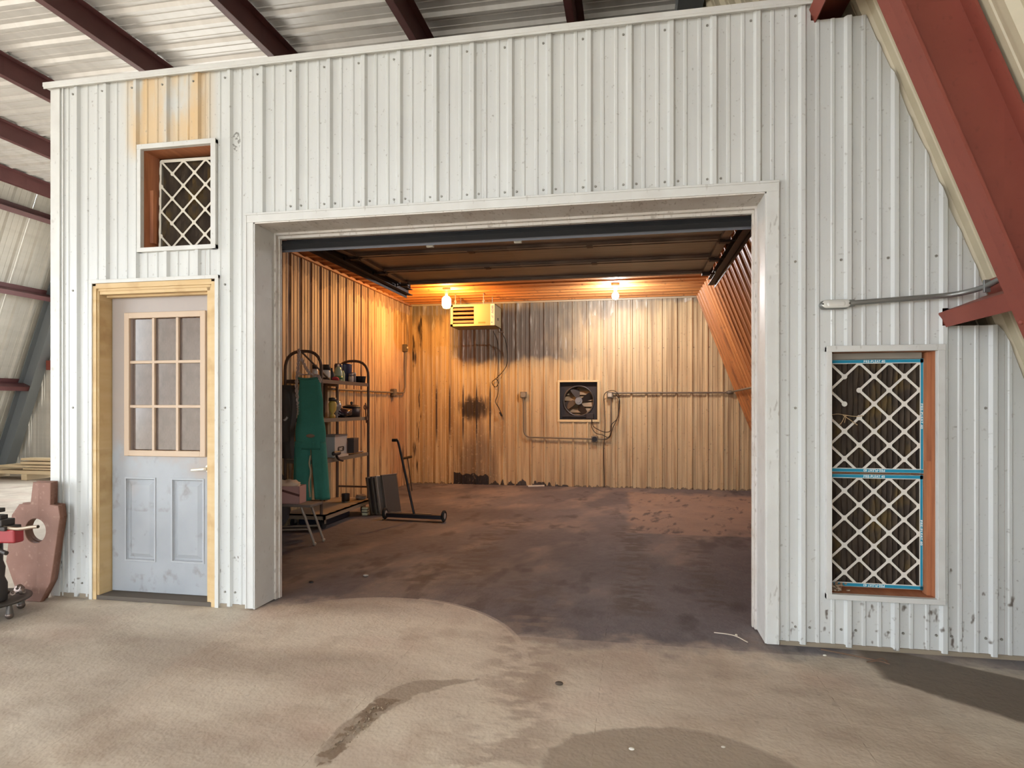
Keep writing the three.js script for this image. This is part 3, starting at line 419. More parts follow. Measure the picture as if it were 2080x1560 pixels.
// ---------------------------------------------------------------- main hall: roof, leaning walls, steel
const CX = 2.52, HY = 5.05, LX = -12.1, LS = 0.38;
const roofTile = tex(1024, 1024, (u, v) => { const n = fbm(u * 9, v * 9, 5), s = fbm(u * 4, v * 60, 4); return mix3([228, 226, 220], [200, 197, 190], n * 0.6 + clamp((s - 0.4)) * 0.9); }, true, true);
const roofMat = mat('#f2f2f4', 0.25, 0.04, { map: (() => { const t = roofTile.clone(); t.repeat.set(1, 1); return t; })() });
const hallMat = mat('#dcd7ce', 0.5, 0, { map: roofTile });
{
  const roof = setting('ceiling', 'ribbed metal roof over the main hall on maroon purlins');
  sheets('roof_panel', roof, roofMat, { x0: -9.7, x1: 6.58, phase: 0.1, pitch: 0.3048, prof: RP, bot: () => LX + LS * HY, top: () => CX - CS * HY, uv: [-9.7, -12, 6, 6] }, frameOf(V(0, 0, -1), V(1, 0, 0), V(0, -1, 0), V(0, HY + 0.035, 0)), 0.06, 3);
  mesh('roof_deck', bx(LX + LS * HY - 0.3, CX - CS * HY + 0.3, HY + 0.04, HY + 0.1, -6.7, 9.7), hallMat, roof);
  for (const x of [-0.52, -2.05, -3.56, -5.06, -6.62, -8.15, -9.7]) { // Z purlins: lower flange, web, upper flange
    mesh('purlin', [bx(x - 0.07, x, 4.84, 4.846, -6.55, 9.6), bx(x - 0.003, x + 0.003, 4.84, HY, -6.55, 9.6), bx(x, x + 0.07, HY - 0.006, HY, -6.55, 9.6), bx(x - 0.07, x - 0.066, 4.84, 4.862, -6.55, 9.6)], M.maroon, roof);
  }
  mesh('eave_strut', [bx(0.40, 0.46, 4.84, 5.04, -6.5, 9.6), bx(0.40, 0.62, 4.83, 4.838, -6.5, 9.6)], mat('#6f7377', 0.5, 0.2), roof);
}
function zGirt(parent, y, left, z0, z1) { // Z girt on a leaning wall: flange, web, flange
  const k = Math.hypot(1, CS), s = left ? -1 : 1, base = left ? LX : CX, t = V(-s * CS / k, 1 / k, 0), n = V(-s / k, -CS / k, 0); // up the slope, into the hall
  const at = (u, w) => V(base - s * CS * y, y, 0).addScaledVector(t, u).addScaledVector(n, w);
  const bar = (u0, w0, u1, w1, th) => { const a = at(u0, w0), b = at(u1, w1), m = a.clone().add(b).multiplyScalar(0.5), L = a.distanceTo(b), g = new THREE.BoxGeometry(L, th, z1 - z0).rotateZ(Math.atan2(b.y - a.y, b.x - a.x)); return g.translate(m.x, m.y, (z0 + z1) / 2); };
  return [bar(0, 0.012, 0, 0.262, 0.005), bar(0, 0.262, -0.078, 0.262, 0.005), bar(0, 0.012, 0.075, 0.012, 0.005)];
}
{
  const k = Math.hypot(1, CS);
  const right = setting('wall_right_001', 'cream ribbed metal leaning side wall of the main hall');
  sheets('wall_panel', right, mat('#d9cfb6', 0.45, 0, { map: roofTile }), { x0: -6.6, x1: 9.7, phase: 0.27, pitch: 0.3048, prof: RP, bot: () => 0, top: () => HY * k, holes: [[5.2, 9.2, -1, 3.6]], uv: [0, 0, 6, 6] }, frameOf(V(0, 0, 1), V(-CS / k, 1 / k, 0), V(-1 / k, -CS / k, 0), V(CX + 0.002, 0, 0)), 0.06, 3);
  const slabOf = (z0, z1, y0, y1) => beam(V(CX + 0.09 - CS * (y0 + y1) / 2, (y0 + y1) / 2, z0), V(CX + 0.09 - CS * (y0 + y1) / 2, (y0 + y1) / 2, z1), 0.02, (y1 - y0) * k, V(-CS / k, 1 / k, 0));
  mesh('backing', [slabOf(-6.7, 5.2, 0, 5.1), slabOf(9.2, 9.7, 0, 5.1), slabOf(5.2, 9.2, 3.4, 5.1)], hallMat, right);
  const left = setting('wall_left_001', 'tan ribbed metal leaning side wall of the main hall with open bays');
  const hs = [[-9.2, -1.4, -1, 4.3]];
  sheets('wall_panel', left, hallMat, { x0: -9.7, x1: 6.6, phase: 0.12, pitch: 0.3048, prof: RP, bot: () => 0, top: () => HY * k, holes: hs, uv: [0, 0, 6, 6] }, frameOf(V(0, 0, -1), V(LS / k, 1 / k, 0), V(1 / k, -LS / k, 0), V(LX - 0.036, 0, 0)), 0.06, 3);
  for (const y of [1.74, 3.39, 4.67]) for (const [a, b] of y < 4 ? [[-6.55, 1.3], [9.3, 9.6]] : [[-6.55, 9.6]]) mesh('girt', zGirt(left, y, true, a, b), M.maroon, left);
  const far = setting('wall_far', 'ribbed metal end wall of the main hall beyond the shop');
  sheets('wall_panel', far, hallMat, { x0: LX, x1: WL + 0.2, phase: -11.4, pitch: 0.3048, prof: RP, bot: () => 0, top: (x) => Math.min(HY + 0.05, (x - LX) / LS), holes: [[-9.5, -5.7, -1, 4.1]], uv: [0, 0, 6, 6] }, frameOf(V(1, 0, 0), V(0, 1, 0), V(0, 0, 1), V(0, 0, -6.66)), 0.06, 3);
  mesh('backing', [bx(LX - 0.2, -9.5, 0, HY + 0.1, -6.9, -6.68), bx(-5.7, 3, 0, HY + 0.1, -6.9, -6.68), bx(-9.5, -5.7, 4.1, HY + 0.1, -6.9, -6.68)], hallMat, far);
  mesh('girt', bx(-10.95, -9.5, 1.98, 2.16, -6.62, -6.5), M.primer, far);
  const rear = setting('wall_rear', 'end wall of the main hall behind the viewer with an open doorway');
  mesh('wall_panel', [bx(-12.3, -6, 0, HY + 0.1, 9.6, 9.75), bx(-1.5, 2.8, 0, HY + 0.1, 9.6, 9.75), bx(-6, -1.5, 4.4, HY + 0.1, 9.6, 9.75)], hallMat, rear);
}
{ // leaning steel columns
  const k = Math.hypot(1, CS);
  const column = (name, label, s, base, za, zb, m, depthIn = 0.262) => {
    const c = thing(name, label, 'column', [base, 0, (za + zb) / 2]), t = V(-s * CS / k, 1 / k, 0), w = zb - za, L = 5.0 * k;
    const plate = (o, th, width) => { const n = V(-s / k, -CS / k, 0), b = n.clone().multiplyScalar(o), mid = b.clone().addScaledVector(t, L / 2 + 0.02); const g = new THREE.BoxGeometry(th, L, width); g.rotateZ(s * Math.atan(CS)); return g.translate(mid.x, mid.y, 0); };
    mesh('outer_flange', plate(0.02, 0.012, w), m, c); mesh('inner_flange', plate(depthIn, 0.012, w), m, c); mesh('web', plate((depthIn + 0.02) / 2, depthIn - 0.02, 0.008), m, c);
    mesh('base_plate', bx(-0.36, 0.08, 0, 0.02, -w / 2 - 0.02, w / 2 + 0.02), m, c); return c;
  };
  const c = column('steel_column', 'red primed I section steel column leaning across the right edge', 1, CX, 0.595, 0.75, M.primer);
  { const n = V(-1 / k, -CS / k, 0), t = V(-CS / k, 1 / k, 0), b = []; for (const [u, zz] of [[1.86, -0.045], [1.86, 0.05], [3.55, -0.045], [3.55, 0.05]]) { const p = n.clone().multiplyScalar(0.27).addScaledVector(t, u); b.push(new THREE.SphereGeometry(0.011, 10, 8).translate(p.x, p.y, zz)); } mesh('bolts', b, M.primer, c); }
  column('steel_column', 'grey leaning steel column at the far left end of the hall', -1, LX, -6.56, -6.36, mat('#85898b', 0.5, 0.3), 0.3);
  for (const [y, label] of [[3.515, 'upper red girt poking through the notch at the top of the front wall'], [1.864, 'lower red girt poking through the front wall above the filter window']]) {
    const g = thing('wall_girt', label, 'girt'); mesh('girt_length', zGirt(g, y, false, -0.6, 0.6), M.primer, g); mesh('girt_length', zGirt(g, y, false, 0.745, 5.15), M.primer, g);
  }
  // dark rusty sheet of the cavity behind the notch
  tag(mesh('cavity_baffle', bx(0.96, 1.32, 3.3, 3.9, -0.6, -0.58), M.rust), 'rusty dark sheet in the gap behind the top notch', 'sheet');
}
{ // conduit with an elbow fitting on the right of the front wall
  const c = thing('wall_conduit', 'grey metal conduit with oval elbow fitting beside the red lower girt', 'conduit');
  mesh('tube', pipe([[1.13, 1.832, 0.04], [1.62, 1.858, 0.045], [1.69, 1.868, 0.17], [1.66, 1.9, 0.62]], 0.0135, 0.1, 12), M.zinc, c);
  const e = mesh('elbow_fitting', [new THREE.CapsuleGeometry(0.024, 0.1, 6, 14).rotateZ(Math.PI / 2).scale(1, 1, 1.15).translate(1.055, 1.827, 0.022), rod(V(1.1, 1.829, 0.035), V(1.15, 1.833, 0.038), 0.019, 12)], M.zinc, c);
  const cover = mesh('cover_plate', [new THREE.CapsuleGeometry(0.022, 0.095, 4, 14).rotateZ(Math.PI / 2).scale(1, 1, 0.16).translate(1.058, 1.829, 0.052), new THREE.CapsuleGeometry(0.015, 0.065, 4, 14).rotateZ(Math.PI / 2).scale(1, 1, 0.24).translate(1.058, 1.829, 0.0535)], mat('#d4d4ce', 0.35, 0.4), e); cover.userData.label = 'pale oval cover plate';
  for (const x of [0.992, 1.124]) mesh('screw', new THREE.SphereGeometry(0.005, 8, 6).scale(1, 1, 0.5).translate(x, 1.829, 0.055), M.steel, cover);
  mesh('strap', [rbx(1.672, 1.70, 1.84, 1.9, 0.2, 0.215, 0.002)], M.zinc, c);
}

// ---------------------------------------------------------------- lamps in the shop
function lamp(label, [x, z], color, power, long, group) {
  const l = thing('ceiling_lamp', label, 'lamp', [x, YC - 0.005, z]);
  mesh('ceiling_box', [cyl(0.055, 0.06, 0.035, 20).translate(0, -0.02, 0)], M.oldZinc, l);
  mesh('socket', [lathe([[0.05, -0.035], [0.048, -0.05], [0.026, -0.06], [0.024, -0.1], [0, -0.1]])], mat('#4b3a2c', 0.6), l);
  const y0 = -0.1, prof = long ? [[0.014, y0], [0.018, y0 - 0.02], [0.05, y0 - 0.04], [0.066, y0 - 0.07], [0.066, y0 - 0.16], [0.046, y0 - 0.2], [0, y0 - 0.21]] : [[0.016, y0], [0.02, y0 - 0.02], [0.044, y0 - 0.05], [0.05, y0 - 0.08], [0.036, y0 - 0.115], [0, y0 - 0.128]];
  const b = mesh('bulb', lathe(prof, 20), new THREE.MeshStandardMaterial({ color: '#ffffff', emissive: new THREE.Color().setRGB(...color), emissiveIntensity: long ? 14 : 22, roughness: 0.4 }), l);
  b.castShadow = false;
  const p = new THREE.PointLight(new THREE.Color().setRGB(...color), power, 0, 2); p.position.set(0, y0 - (long ? 0.12 : 0.06), 0); p.castShadow = true; p.shadow.radius = long ? 2.6 : 1.6; l.add(p); return l;
}
lamp('long warm glowing bulb in the ceiling socket beside the heater', [-2.61, -5.08], [1, 0.5, 0.14], 9, true);
lamp('bright cool white bulb hanging from the shop ceiling at centre', [-0.222, -5.24], [0.95, 0.97, 1], 8.6, false);

// ---------------------------------------------------------------- unit heater
{
  const h = thing('unit_heater', 'cream hanging unit heater with louvres beside the warm bulb', 'heater', [-2.348, 2.495, -5.56]);
  const w = 0.342, H = 0.325, D = 0.47, shell = mat('#857757', 0.55);
  mesh('casing', [bx(-w, w, 0, 0.008, -D, 0), bx(-w, w, H - 0.008, H, -D, 0), bx(-w, -w + 0.008, 0, H, -D, 0), bx(w - 0.008, w, 0, H, -D, 0), bx(-w, w, 0, H, -D, -D + 0.008), rbx(0.022, w, 0, H, -0.02, 0.004, 0.003), bx(-w, 0.03, 0, 0.032, -0.02, 0.003), bx(-w, 0.03, H - 0.034, H, -0.02, 0.003), bx(-w, -w + 0.036, 0, H, -0.02, 0.003)], shell, h);
  for (let i = 0; i < 4; i++) mesh('louvre', new THREE.BoxGeometry(0.33, 0.004, 0.05).rotateX(0.75).translate(-0.142, 0.07 + i * 0.062, -0.012), mat('#8c5e4c', 0.55), h);
  mesh('heat_exchanger', bx(-w + 0.02, 0.03, 0.02, H - 0.02, -0.16, -0.12), mat('#2a1a16', 0.8), h);
  const lab = canvasTex(96, 384, (g, W, HH) => { g.fillStyle = '#a9abb8'; g.fillRect(0, 0, W, HH); g.fillStyle = '#3c4278'; g.save(); g.translate(W / 2, 100); g.rotate(Math.PI / 2); g.font = 'bold 62px sans-serif'; g.textAlign = 'center'; g.textBaseline = 'middle'; g.fillText('MOV', 0, 0); g.restore(); g.fillStyle = '#565c8c'; g.fillRect(26, 210, 16, 16); g.fillRect(48, 214, 12, 40); g.beginPath(); g.arc(34, 330, 12, 0, 7); g.fill(); });
  const s = mesh('label_strip', new THREE.PlaneGeometry(0.066, H - 0.004).translate(w - 0.034, H / 2, 0.0055), mat('#ffffff', 0.4, 0, { map: lab }), h, true); s.userData.label = 'white label strip with violet lettering';
  mesh('name_plate', rbx(0.09, 0.2, 0.035, 0.06, 0.003, 0.006, 0.001), mat('#8a5a2c', 0.5), h);
  mesh('control_port', [rbx(w - 0.001, w + 0.004, 0.1, 0.14, -0.25, -0.2, 0.002)], M.black, h);
  mesh('gas_nipple', [rod(V(w - 0.02, 0.0, -0.4), V(w - 0.02, -0.05, -0.4), 0.014), rod(V(w - 0.02, -0.05, -0.4), V(w + 0.06, -0.06, -0.4), 0.012)], M.oldZinc, h);
  for (const [x, z] of [[-0.29, -0.08], [0.15, -0.08], [0.22, -0.38], [-0.29, -0.38]]) mesh('hanger_rod', [rod(V(x, H, z), V(x, 0.5, z), 0.006), new THREE.TorusGeometry(0.016, 0.004, 6, 14).translate(x, H + 0.06, z)], M.zinc, h);
}
tag(mesh('heater_cord', [tube([[-2.02, 2.5, -6.0], [-1.99, 2.3, -6.35], [-2.0, 1.95, -6.42], [-2.16, 1.75, -6.42], [-2.24, 1.68, -6.42], [-2.18, 1.6, -6.42], [-2.13, 1.68, -6.42], [-2.18, 1.74, -6.42]], 0.006, 60, 6), tube([[-2.12, 2.46, -5.98], [-2.14, 2.3, -6.4], [-2.14, 1.7, -6.42], [-2.14, 1.5, -6.42], [-2.18, 1.36, -6.42], [-2.13, 1.27, -6.42], [-2.09, 1.18, -6.41]], 0.006, 60, 6), new THREE.CapsuleGeometry(0.016, 0.05, 4, 8).rotateZ(0.5).translate(-2.09, 1.16, -6.41)], M.cord), 'coiled black cord with plug hanging below the heater', 'cord');

// ---------------------------------------------------------------- exhaust fan in the back wall
{
  const f = thing('exhaust_fan', 'dark exhaust fan set in a square opening of the back wall', 'fan', [-0.835, 1.374, ZB]);
  const q = 0.3, fm = mat('#cdb88c', 0.55), bl = mat('#3b342f', 0.5, 0.3), dk = mat('#2c2626', 0.7);
  for (const [a, b, c, e] of [[-q - 0.035, q + 0.035, q, q + 0.03], [-q - 0.035, q + 0.035, -q - 0.035, -q], [-q - 0.035, -q, -q, q], [q, q + 0.035, -q, q]]) mesh('outer_frame', rbx(a, b, c, e, -0.01, 0.026, 0.003), fm, f);
  const sh = shapeOf([[-q, -q], [q, -q], [q, q], [-q, q]]); const ho = new THREE.Path(); ho.absarc(0, 0, 0.235, 0, Math.PI * 2, true); sh.holes.push(ho);
  mesh('orifice_panel', extrude(sh, 0.006).translate(0, 0, -0.055), dk, f);
  mesh('orifice_ring', new THREE.TorusGeometry(0.24, 0.014, 8, 48).translate(0, 0, -0.045), mat('#4a4440', 0.4, 0.4), f);
  for (let i = 0; i < 4; i++) { const a = 0.42 + i * Math.PI / 2, s = new THREE.Shape(); s.moveTo(0.04, -0.02); s.bezierCurveTo(0.1, -0.08, 0.18, -0.1, 0.215, -0.07); s.bezierCurveTo(0.228, -0.02, 0.226, 0.03, 0.21, 0.06); s.bezierCurveTo(0.15, 0.06, 0.09, 0.03, 0.04, 0.02); mesh('blade', extrude(s, 0.003).rotateX(0.45).rotateZ(a).translate(0, 0, -0.075), bl, f); }
  mesh('hub', [cyl(0.058, 0.064, 0.05, 24).rotateX(Math.PI / 2).translate(0, 0, -0.06), cyl(0.03, 0.03, 0.02, 16).rotateX(Math.PI / 2).translate(0, 0, -0.03)], mat('#77706b', 0.4, 0.5), f);
  mesh('motor_bracket', [bx(-0.25, 0.25, -0.252, -0.235, -0.05, -0.02), rbx(0.12, 0.24, -0.29, -0.2, -0.05, 0.0, 0.01)], dk, f);
  for (let i = 0; i < 6; i++) mesh('shutter_blade', new THREE.BoxGeometry(0.56, 0.1, 0.003).rotateX(-0.35).translate(0, 0.24 - i * 0.095, -0.115), mat('#7d6a50', 0.4, 0.3), f);
  mesh('housing', [bx(-q, q, q - 0.004, q, -0.12, 0), bx(-q, q, -q, -q + 0.004, -0.12, 0), bx(-q, -q + 0.004, -q, q, -0.12, 0), bx(q - 0.004, q, -q, q, -0.12, 0), bx(-q - 0.1, q + 0.1, -q - 0.1, q + 0.1, -0.16, -0.15)], mat('#24201f', 0.8), f);
}
// ---------------------------------------------------------------- wiring on the back and left wall
const zw = ZB + 0.045;
{
  const box = (name, label, x, y, parts) => { const b = thing(name, label, 'box', [x, y, ZB + 0.02]); parts(b); return b; };
  tag(mesh('conduit_run', [pipe([[-1.722, 1.43, zw], [-1.715, 0.79, zw], [-0.32, 0.765, zw], [-0.318, 1.42, zw]], 0.0125, 0.13)], M.oldZinc), 'U shaped conduit below the exhaust fan on back wall', 'conduit');
  tag(mesh('conduit_run', [pipe([[-0.3, 1.497, zw], [1.44, 1.497, zw], [1.505, 1.51, zw + 0.03], [1.49, 1.53, -4.2]], 0.014, 0.06)], M.oldZinc), 'long straight conduit running right from the fan switch', 'conduit');
  tag(mesh('conduit_run', [pipe([[XL + 0.045, 1.5, -3.0], [XL + 0.045, 1.5, -5.95], [XL + 0.045, 1.52, -6.1], [XL + 0.045, 2.2, -6.13]], 0.014, 0.09)], M.oldZinc), 'conduit along the left wall turning up near the corner', 'conduit');
  for (const [x, y, lab, plug] of [[-1.722, 1.474, 'round faced outlet box left of the exhaust fan', 1], [-0.577, 0.768, 'square outlet box in the conduit below the exhaust fan', 0], [-0.335, 1.465, 'outlet box with pale plug right of the exhaust fan', 2]]) box('outlet_box', lab, x, y, (b) => { mesh('body', rbx(-0.05, 0.05, -0.05, 0.05, -0.02, 0.045, 0.008), M.oldZinc, b); mesh('face', cyl(0.042, 0.042, 0.01, 20).rotateX(Math.PI / 2).translate(0, 0, 0.05), plug ? mat('#8f8574', 0.5, 0.3) : M.black, b); if (plug === 2) mesh('plug', [rbx(-0.03, 0.03, -0.035, 0.03, 0.05, 0.09, 0.01)], mat('#b5ad9c', 0.5), b); });
  const b2 = thing('junction_box', 'dark junction box in the conduit along the left wall', 'box', [XL + 0.04, 1.498, -5.62]); mesh('body', rbx(-0.03, 0.03, -0.06, 0.06, -0.06, 0.06, 0.01), M.grimy, b2); mesh('cover', rbx(0.03, 0.036, -0.045, 0.045, -0.045, 0.045, 0.003), M.oldZinc, b2);
  const b3 = thing('light_switch', 'small switch box at the top of the left wall conduit', 'switch', [XL + 0.04, 2.235, -6.12]); mesh('body', rbx(-0.03, 0.03, -0.06, 0.06, -0.045, 0.045, 0.008), M.grimy, b3); mesh('toggle', rbx(0.03, 0.05, -0.01, 0.02, -0.008, 0.008, 0.003), M.cream, b3);
  const b4 = thing('junction_box', 'conduit fitting where back wall meets the leaning wall', 'box', [1.47, 1.5, ZB + 0.055]); mesh('body', [new THREE.SphereGeometry(0.035, 12, 8).scale(1.5, 0.9, 0.9)], M.oldZinc, b4); mesh('collar', [cyl(0.022, 0.022, 0.1, 12).rotateZ(Math.PI / 2)], M.oldZinc, b4);
  const z2 = ZB + 0.075;
  tag(mesh('fan_cord', [tube([[-0.62, 1.1, z2 - 0.03], [-0.6, 0.98, z2], [-0.52, 0.92, z2], [-0.4, 0.88, z2], [-0.33, 0.9, z2], [-0.31, 1.0, z2], [-0.22, 1.1, z2], [-0.2, 1.3, z2], [-0.2, 1.47, z2 + 0.02], [-0.27, 1.53, z2 + 0.03], [-0.34, 1.53, z2 + 0.03], [-0.42, 1.48, z2], [-0.42, 1.3, z2], [-0.41, 1.0, z2], [-0.43, 0.6, z2], [-0.42, 0.02, z2]], 0.0055, 140, 6), tube([[-0.62, 1.1, z2 - 0.03], [-0.62, 0.96, z2], [-0.55, 0.86, z2], [-0.46, 0.84, z2], [-0.36, 0.8, z2], [-0.29, 0.95, z2], [-0.21, 1.14, z2], [-0.19, 1.4, z2 + 0.01], [-0.24, 1.46, z2 + 0.03]], 0.0055, 80, 6)], M.cord), 'black fan cords looped around the right outlet box', 'cord');
}
tag(mesh('paper_scrap', [new THREE.BoxGeometry(0.26, 0.02, 0.05).rotateY(0.1).rotateZ(0.03).translate(-1.5, 0.014, -6.36)], mat('#cfc9bd', 0.8)), 'pale scrap lying on floor against the back wall', 'scrap');

// ---------------------------------------------------------------- shelf cart against the left wall
const CXR = -3.175, CXL = -3.585, CZ0 = -2.45, CZ1 = -3.64;
{
  const c = thing('shelf_cart', 'rusty wheeled shelf cart with arched ends against the left wall', 'shelf cart'); const st = mat('#5a4a40', 0.6, 0.35), tr = mat('#6e6355', 0.75);
  for (const [z, top] of [[CZ0, 1.865], [CZ1, 1.845]]) { const R = 0.19; mesh('end_frame', [pipe([[CXL, 0.12, z], [CXL, top, z], [CXR, top, z], [CXR, 0.12, z]], 0.0165, R, 10), rod(V(CXL, 0.3, z), V(CXR, 0.3, z), 0.012)], st, c); }
  mesh('side_post', bx(CXL - 0.015, CXL + 0.015, 0.12, 1.55, -3.36, -3.3), st, c);
  mesh('diagonal_brace', rod(V(-3.4, 1.86, CZ0), V(-3.18, 1.57, CZ0 - 0.2), 0.01), st, c);
  for (const [y, m] of [[1.565, st], [1.155, tr], [0.72, tr]]) mesh('shelf', [bx(CXL, CXR, y - 0.004, y, CZ1, CZ0), bx(CXR - 0.006, CXR + 0.006, y - 0.034, y + 0.006, CZ1, CZ0), bx(CXL - 0.006, CXL + 0.006, y - 0.034, y + 0.006, CZ1, CZ0), bx(CXL, CXR, y - 0.034, y + 0.004, CZ0 - 0.012, CZ0)], m, c);
  mesh('deck', [bx(CXL - 0.02, CXR + 0.05, 0.145, 0.162, CZ1 - 0.02, CZ0 + 0.02), bx(CXR + 0.03, CXR + 0.05, 0.108, 0.162, CZ1 - 0.02, CZ0 + 0.02), bx(CXL, CXR + 0.05, 0.108, 0.162, CZ0 + 0.0, CZ0 + 0.02)], mat('#8a7c6a', 0.8), c);
  for (const [x, z] of [[CXR - 0.02, CZ0 - 0.08], [CXL + 0.05, CZ0 - 0.08], [CXR - 0.02, CZ1 + 0.1], [CXL + 0.05, CZ1 + 0.1]]) { const k = mesh('caster', [cyl(0.048, 0.048, 0.03, 18).rotateZ(Math.PI / 2).translate(x, 0.05, z)], M.rubber, c); mesh('fork', [bx(x - 0.024, x - 0.02, 0.05, 0.11, z - 0.02, z + 0.02), bx(x + 0.02, x + 0.024, 0.05, 0.11, z - 0.02, z + 0.02), bx(x - 0.03, x + 0.03, 0.1, 0.11, z - 0.03, z + 0.03)], mat('#8d867a', 0.5, 0.4), k); }
}
// a can, jar or bottle turned on a lathe: [name, label, category, x, y, z, profile, colour, parts]
function turned(name, label, category, [x, y, z], body, bm, extra = [], group) { const t = thing(name, label, category, [x, y, z], 0, group); mesh('body', lathe(body), bm, t); for (const [n, p, m] of extra) mesh(n, lathe(p), m, t); return t; }
const can = (r, h) => [[0, 0], [r, 0], [r, h - 0.02], [r * 0.86, h], [0, h]];
const cap = (r, h0, h1) => [[0, h0], [r, h0], [r, h1], [0, h1]];
turned('spray_can', 'white spray can with black cap at left end of top shelf', 'can', [-3.39, 1.566, -2.72], can(0.033, 0.13), mat('#c8c6c2', 0.4, 0.2), [['cap', cap(0.03, 0.13, 0.175), M.black]]);
turned('spray_can', 'black capped can with white label on the top shelf', 'can', [-3.37, 1.566, -2.94], can(0.045, 0.13), mat('#cfcfca', 0.45), [['cap', cap(0.045, 0.13, 0.19), M.dark], ['base', cap(0.046, 0, 0.045), M.dark]]);
turned('oil_bottle', 'small dark bottle between white can and green bottle', 'bottle', [-3.37, 1.566, -3.07], [[0, 0], [0.03, 0], [0.032, 0.09], [0.012, 0.13], [0.012, 0.16], [0, 0.16]], M.black);
tag(mesh('red_rag', new THREE.IcosahedronGeometry(0.05, 2).scale(0.8, 0.6, 0.9).translate(-3.3, 1.596, -3.02), mat('#9a3038', 0.9)), 'crumpled red rag in front of the dark small bottle', 'rag');
turned('spray_bottle', 'clear green tinted bottle with white top on top shelf', 'bottle', [-3.35, 1.566, -3.19], [[0, 0], [0.045, 0], [0.05, 0.03], [0.05, 0.12], [0.03, 0.17], [0.014, 0.185], [0, 0.185]], mat('#9fae92', 0.25), [['cap', [[0, 0.185], [0.014, 0.185], [0.012, 0.21], [0, 0.215]], mat('#d4d4cc', 0.5)], ['liquid_band', cap(0.051, 0.035, 0.075), mat('#4f7a48', 0.4)]]);
turned('squeeze_bottle', 'slim pale green bottle beside the clear green bottle', 'bottle', [-3.32, 1.566, -3.25], [[0, 0], [0.022, 0], [0.023, 0.1], [0.008, 0.14], [0, 0.14]], mat('#a9b58a', 0.4));
turned('thermos', 'dark blue can standing left of the large blue container', 'can', [-3.43, 1.566, -3.36], can(0.05, 0.23), mat('#232742', 0.4));
turned('paint_pail', 'large dark blue container on right half of top shelf', 'pail', [-3.42, 1.566, -3.5], [[0, 0], [0.085, 0], [0.09, 0.22], [0.094, 0.225], [0.094, 0.235], [0, 0.235]], mat('#23294a', 0.42));
turned('jar', 'small pale jar in front of the dark blue container', 'jar', [-3.29, 1.566, -3.4], [[0, 0], [0.03, 0], [0.03, 0.07], [0.024, 0.085], [0, 0.085]], mat('#b3b0aa', 0.4), [['lid', cap(0.028, 0.085, 0.115), mat('#8a8790', 0.5)]]);
turned('jar', 'small dark capped jar right of the pale jar', 'jar', [-3.29, 1.566, -3.48], [[0, 0], [0.026, 0], [0.026, 0.1], [0, 0.1]], mat('#6a5f5c', 0.5), [['lid', cap(0.027, 0.1, 0.13), mat('#a09a96', 0.5)]]);
turned('drip_pan', 'black round pan at the far end of top shelf', 'pan', [-3.26, 1.566, -3.6], [[0, 0], [0.055, 0], [0.068, 0.085], [0.072, 0.088], [0.066, 0.088], [0.052, 0.008], [0, 0.008]], M.black);
turned('lantern', 'small yellow lantern on the second shelf beside the overalls', 'lantern', [-3.24, 1.157, -2.83], [[0, 0], [0.03, 0], [0.03, 0.03], [0.014, 0.05], [0.04, 0.09], [0.045, 0.16], [0.03, 0.19], [0, 0.19]], mat('#c2a34e', 0.5), [['top', [[0, 0.19], [0.045, 0.19], [0.04, 0.225], [0, 0.23]], M.steel]]);
turned('glass_jar', 'round pale glass jar beside the yellow lantern', 'jar', [-3.26, 1.157, -2.96], [[0, 0], [0.02, 0], [0.02, 0.07], [0.055, 0.11], [0.06, 0.15], [0.04, 0.195], [0, 0.2]], mat('#9a9da0', 0.2, 0.4));
{ const b = thing('parts_bag', 'shiny dark plastic bag of parts on the second shelf', 'bag', [-3.29, 1.157, -3.18]); const g = new THREE.SphereGeometry(1, 24, 14); const p = g.attributes.position; for (let i = 0; i < p.count; i++) { const k = 0.75 + 0.5 * noise(p.getX(i) * 3 + 9, p.getY(i) * 3 + p.getZ(i) * 3 + 20); p.setXYZ(i, p.getX(i) * k, Math.max(-0.9, p.getY(i) * k), p.getZ(i) * k); } g.scale(0.1, 0.06, 0.15).translate(0, 0.054, 0); g.computeVertexNormals(); mesh('bag', g, mat('#3a3036', 0.18, 0.2), b); mesh('tie', new THREE.TorusGeometry(0.03, 0.006, 6, 14).rotateY(1.2).translate(0.02, 0.06, 0.14), mat('#8d8690', 0.4), b); }
turned('cooking_pot', 'dark lidded pot near the far end of second shelf', 'pot', [-3.31, 1.157, -3.46], [[0, 0], [0.1, 0], [0.105, 0.12], [0, 0.12]], mat('#2b2226', 0.5), [['lid', [[0.11, 0.12], [0.11, 0.13], [0.05, 0.15], [0, 0.152]], mat('#342a2c', 0.5)], ['knob', [[0, 0.15], [0.012, 0.15], [0.018, 0.18], [0, 0.19]], M.black]]);
{ const b = thing('leather_strap', 'brown strap hanging over the end of second shelf', 'strap', [-3.18, 1.157, -3.57]); mesh('strap', [tube([[0, 0.17, 0], [0.01, 0.08, 0.02], [0.02, 0.0, 0.03], [0.022, -0.07, 0.02]], 0.008, 24, 6), tube([[0, 0.17, 0], [0.012, 0.09, -0.02], [0.022, 0.0, -0.03], [0.024, -0.09, -0.025]], 0.006, 24, 6)], mat('#5a3424', 0.7), b); mesh('loop', new THREE.TorusGeometry(0.028, 0.006, 6, 16).rotateY(1.5).translate(0.004, 0.12, 0.02), mat('#5a3424', 0.7), b); }
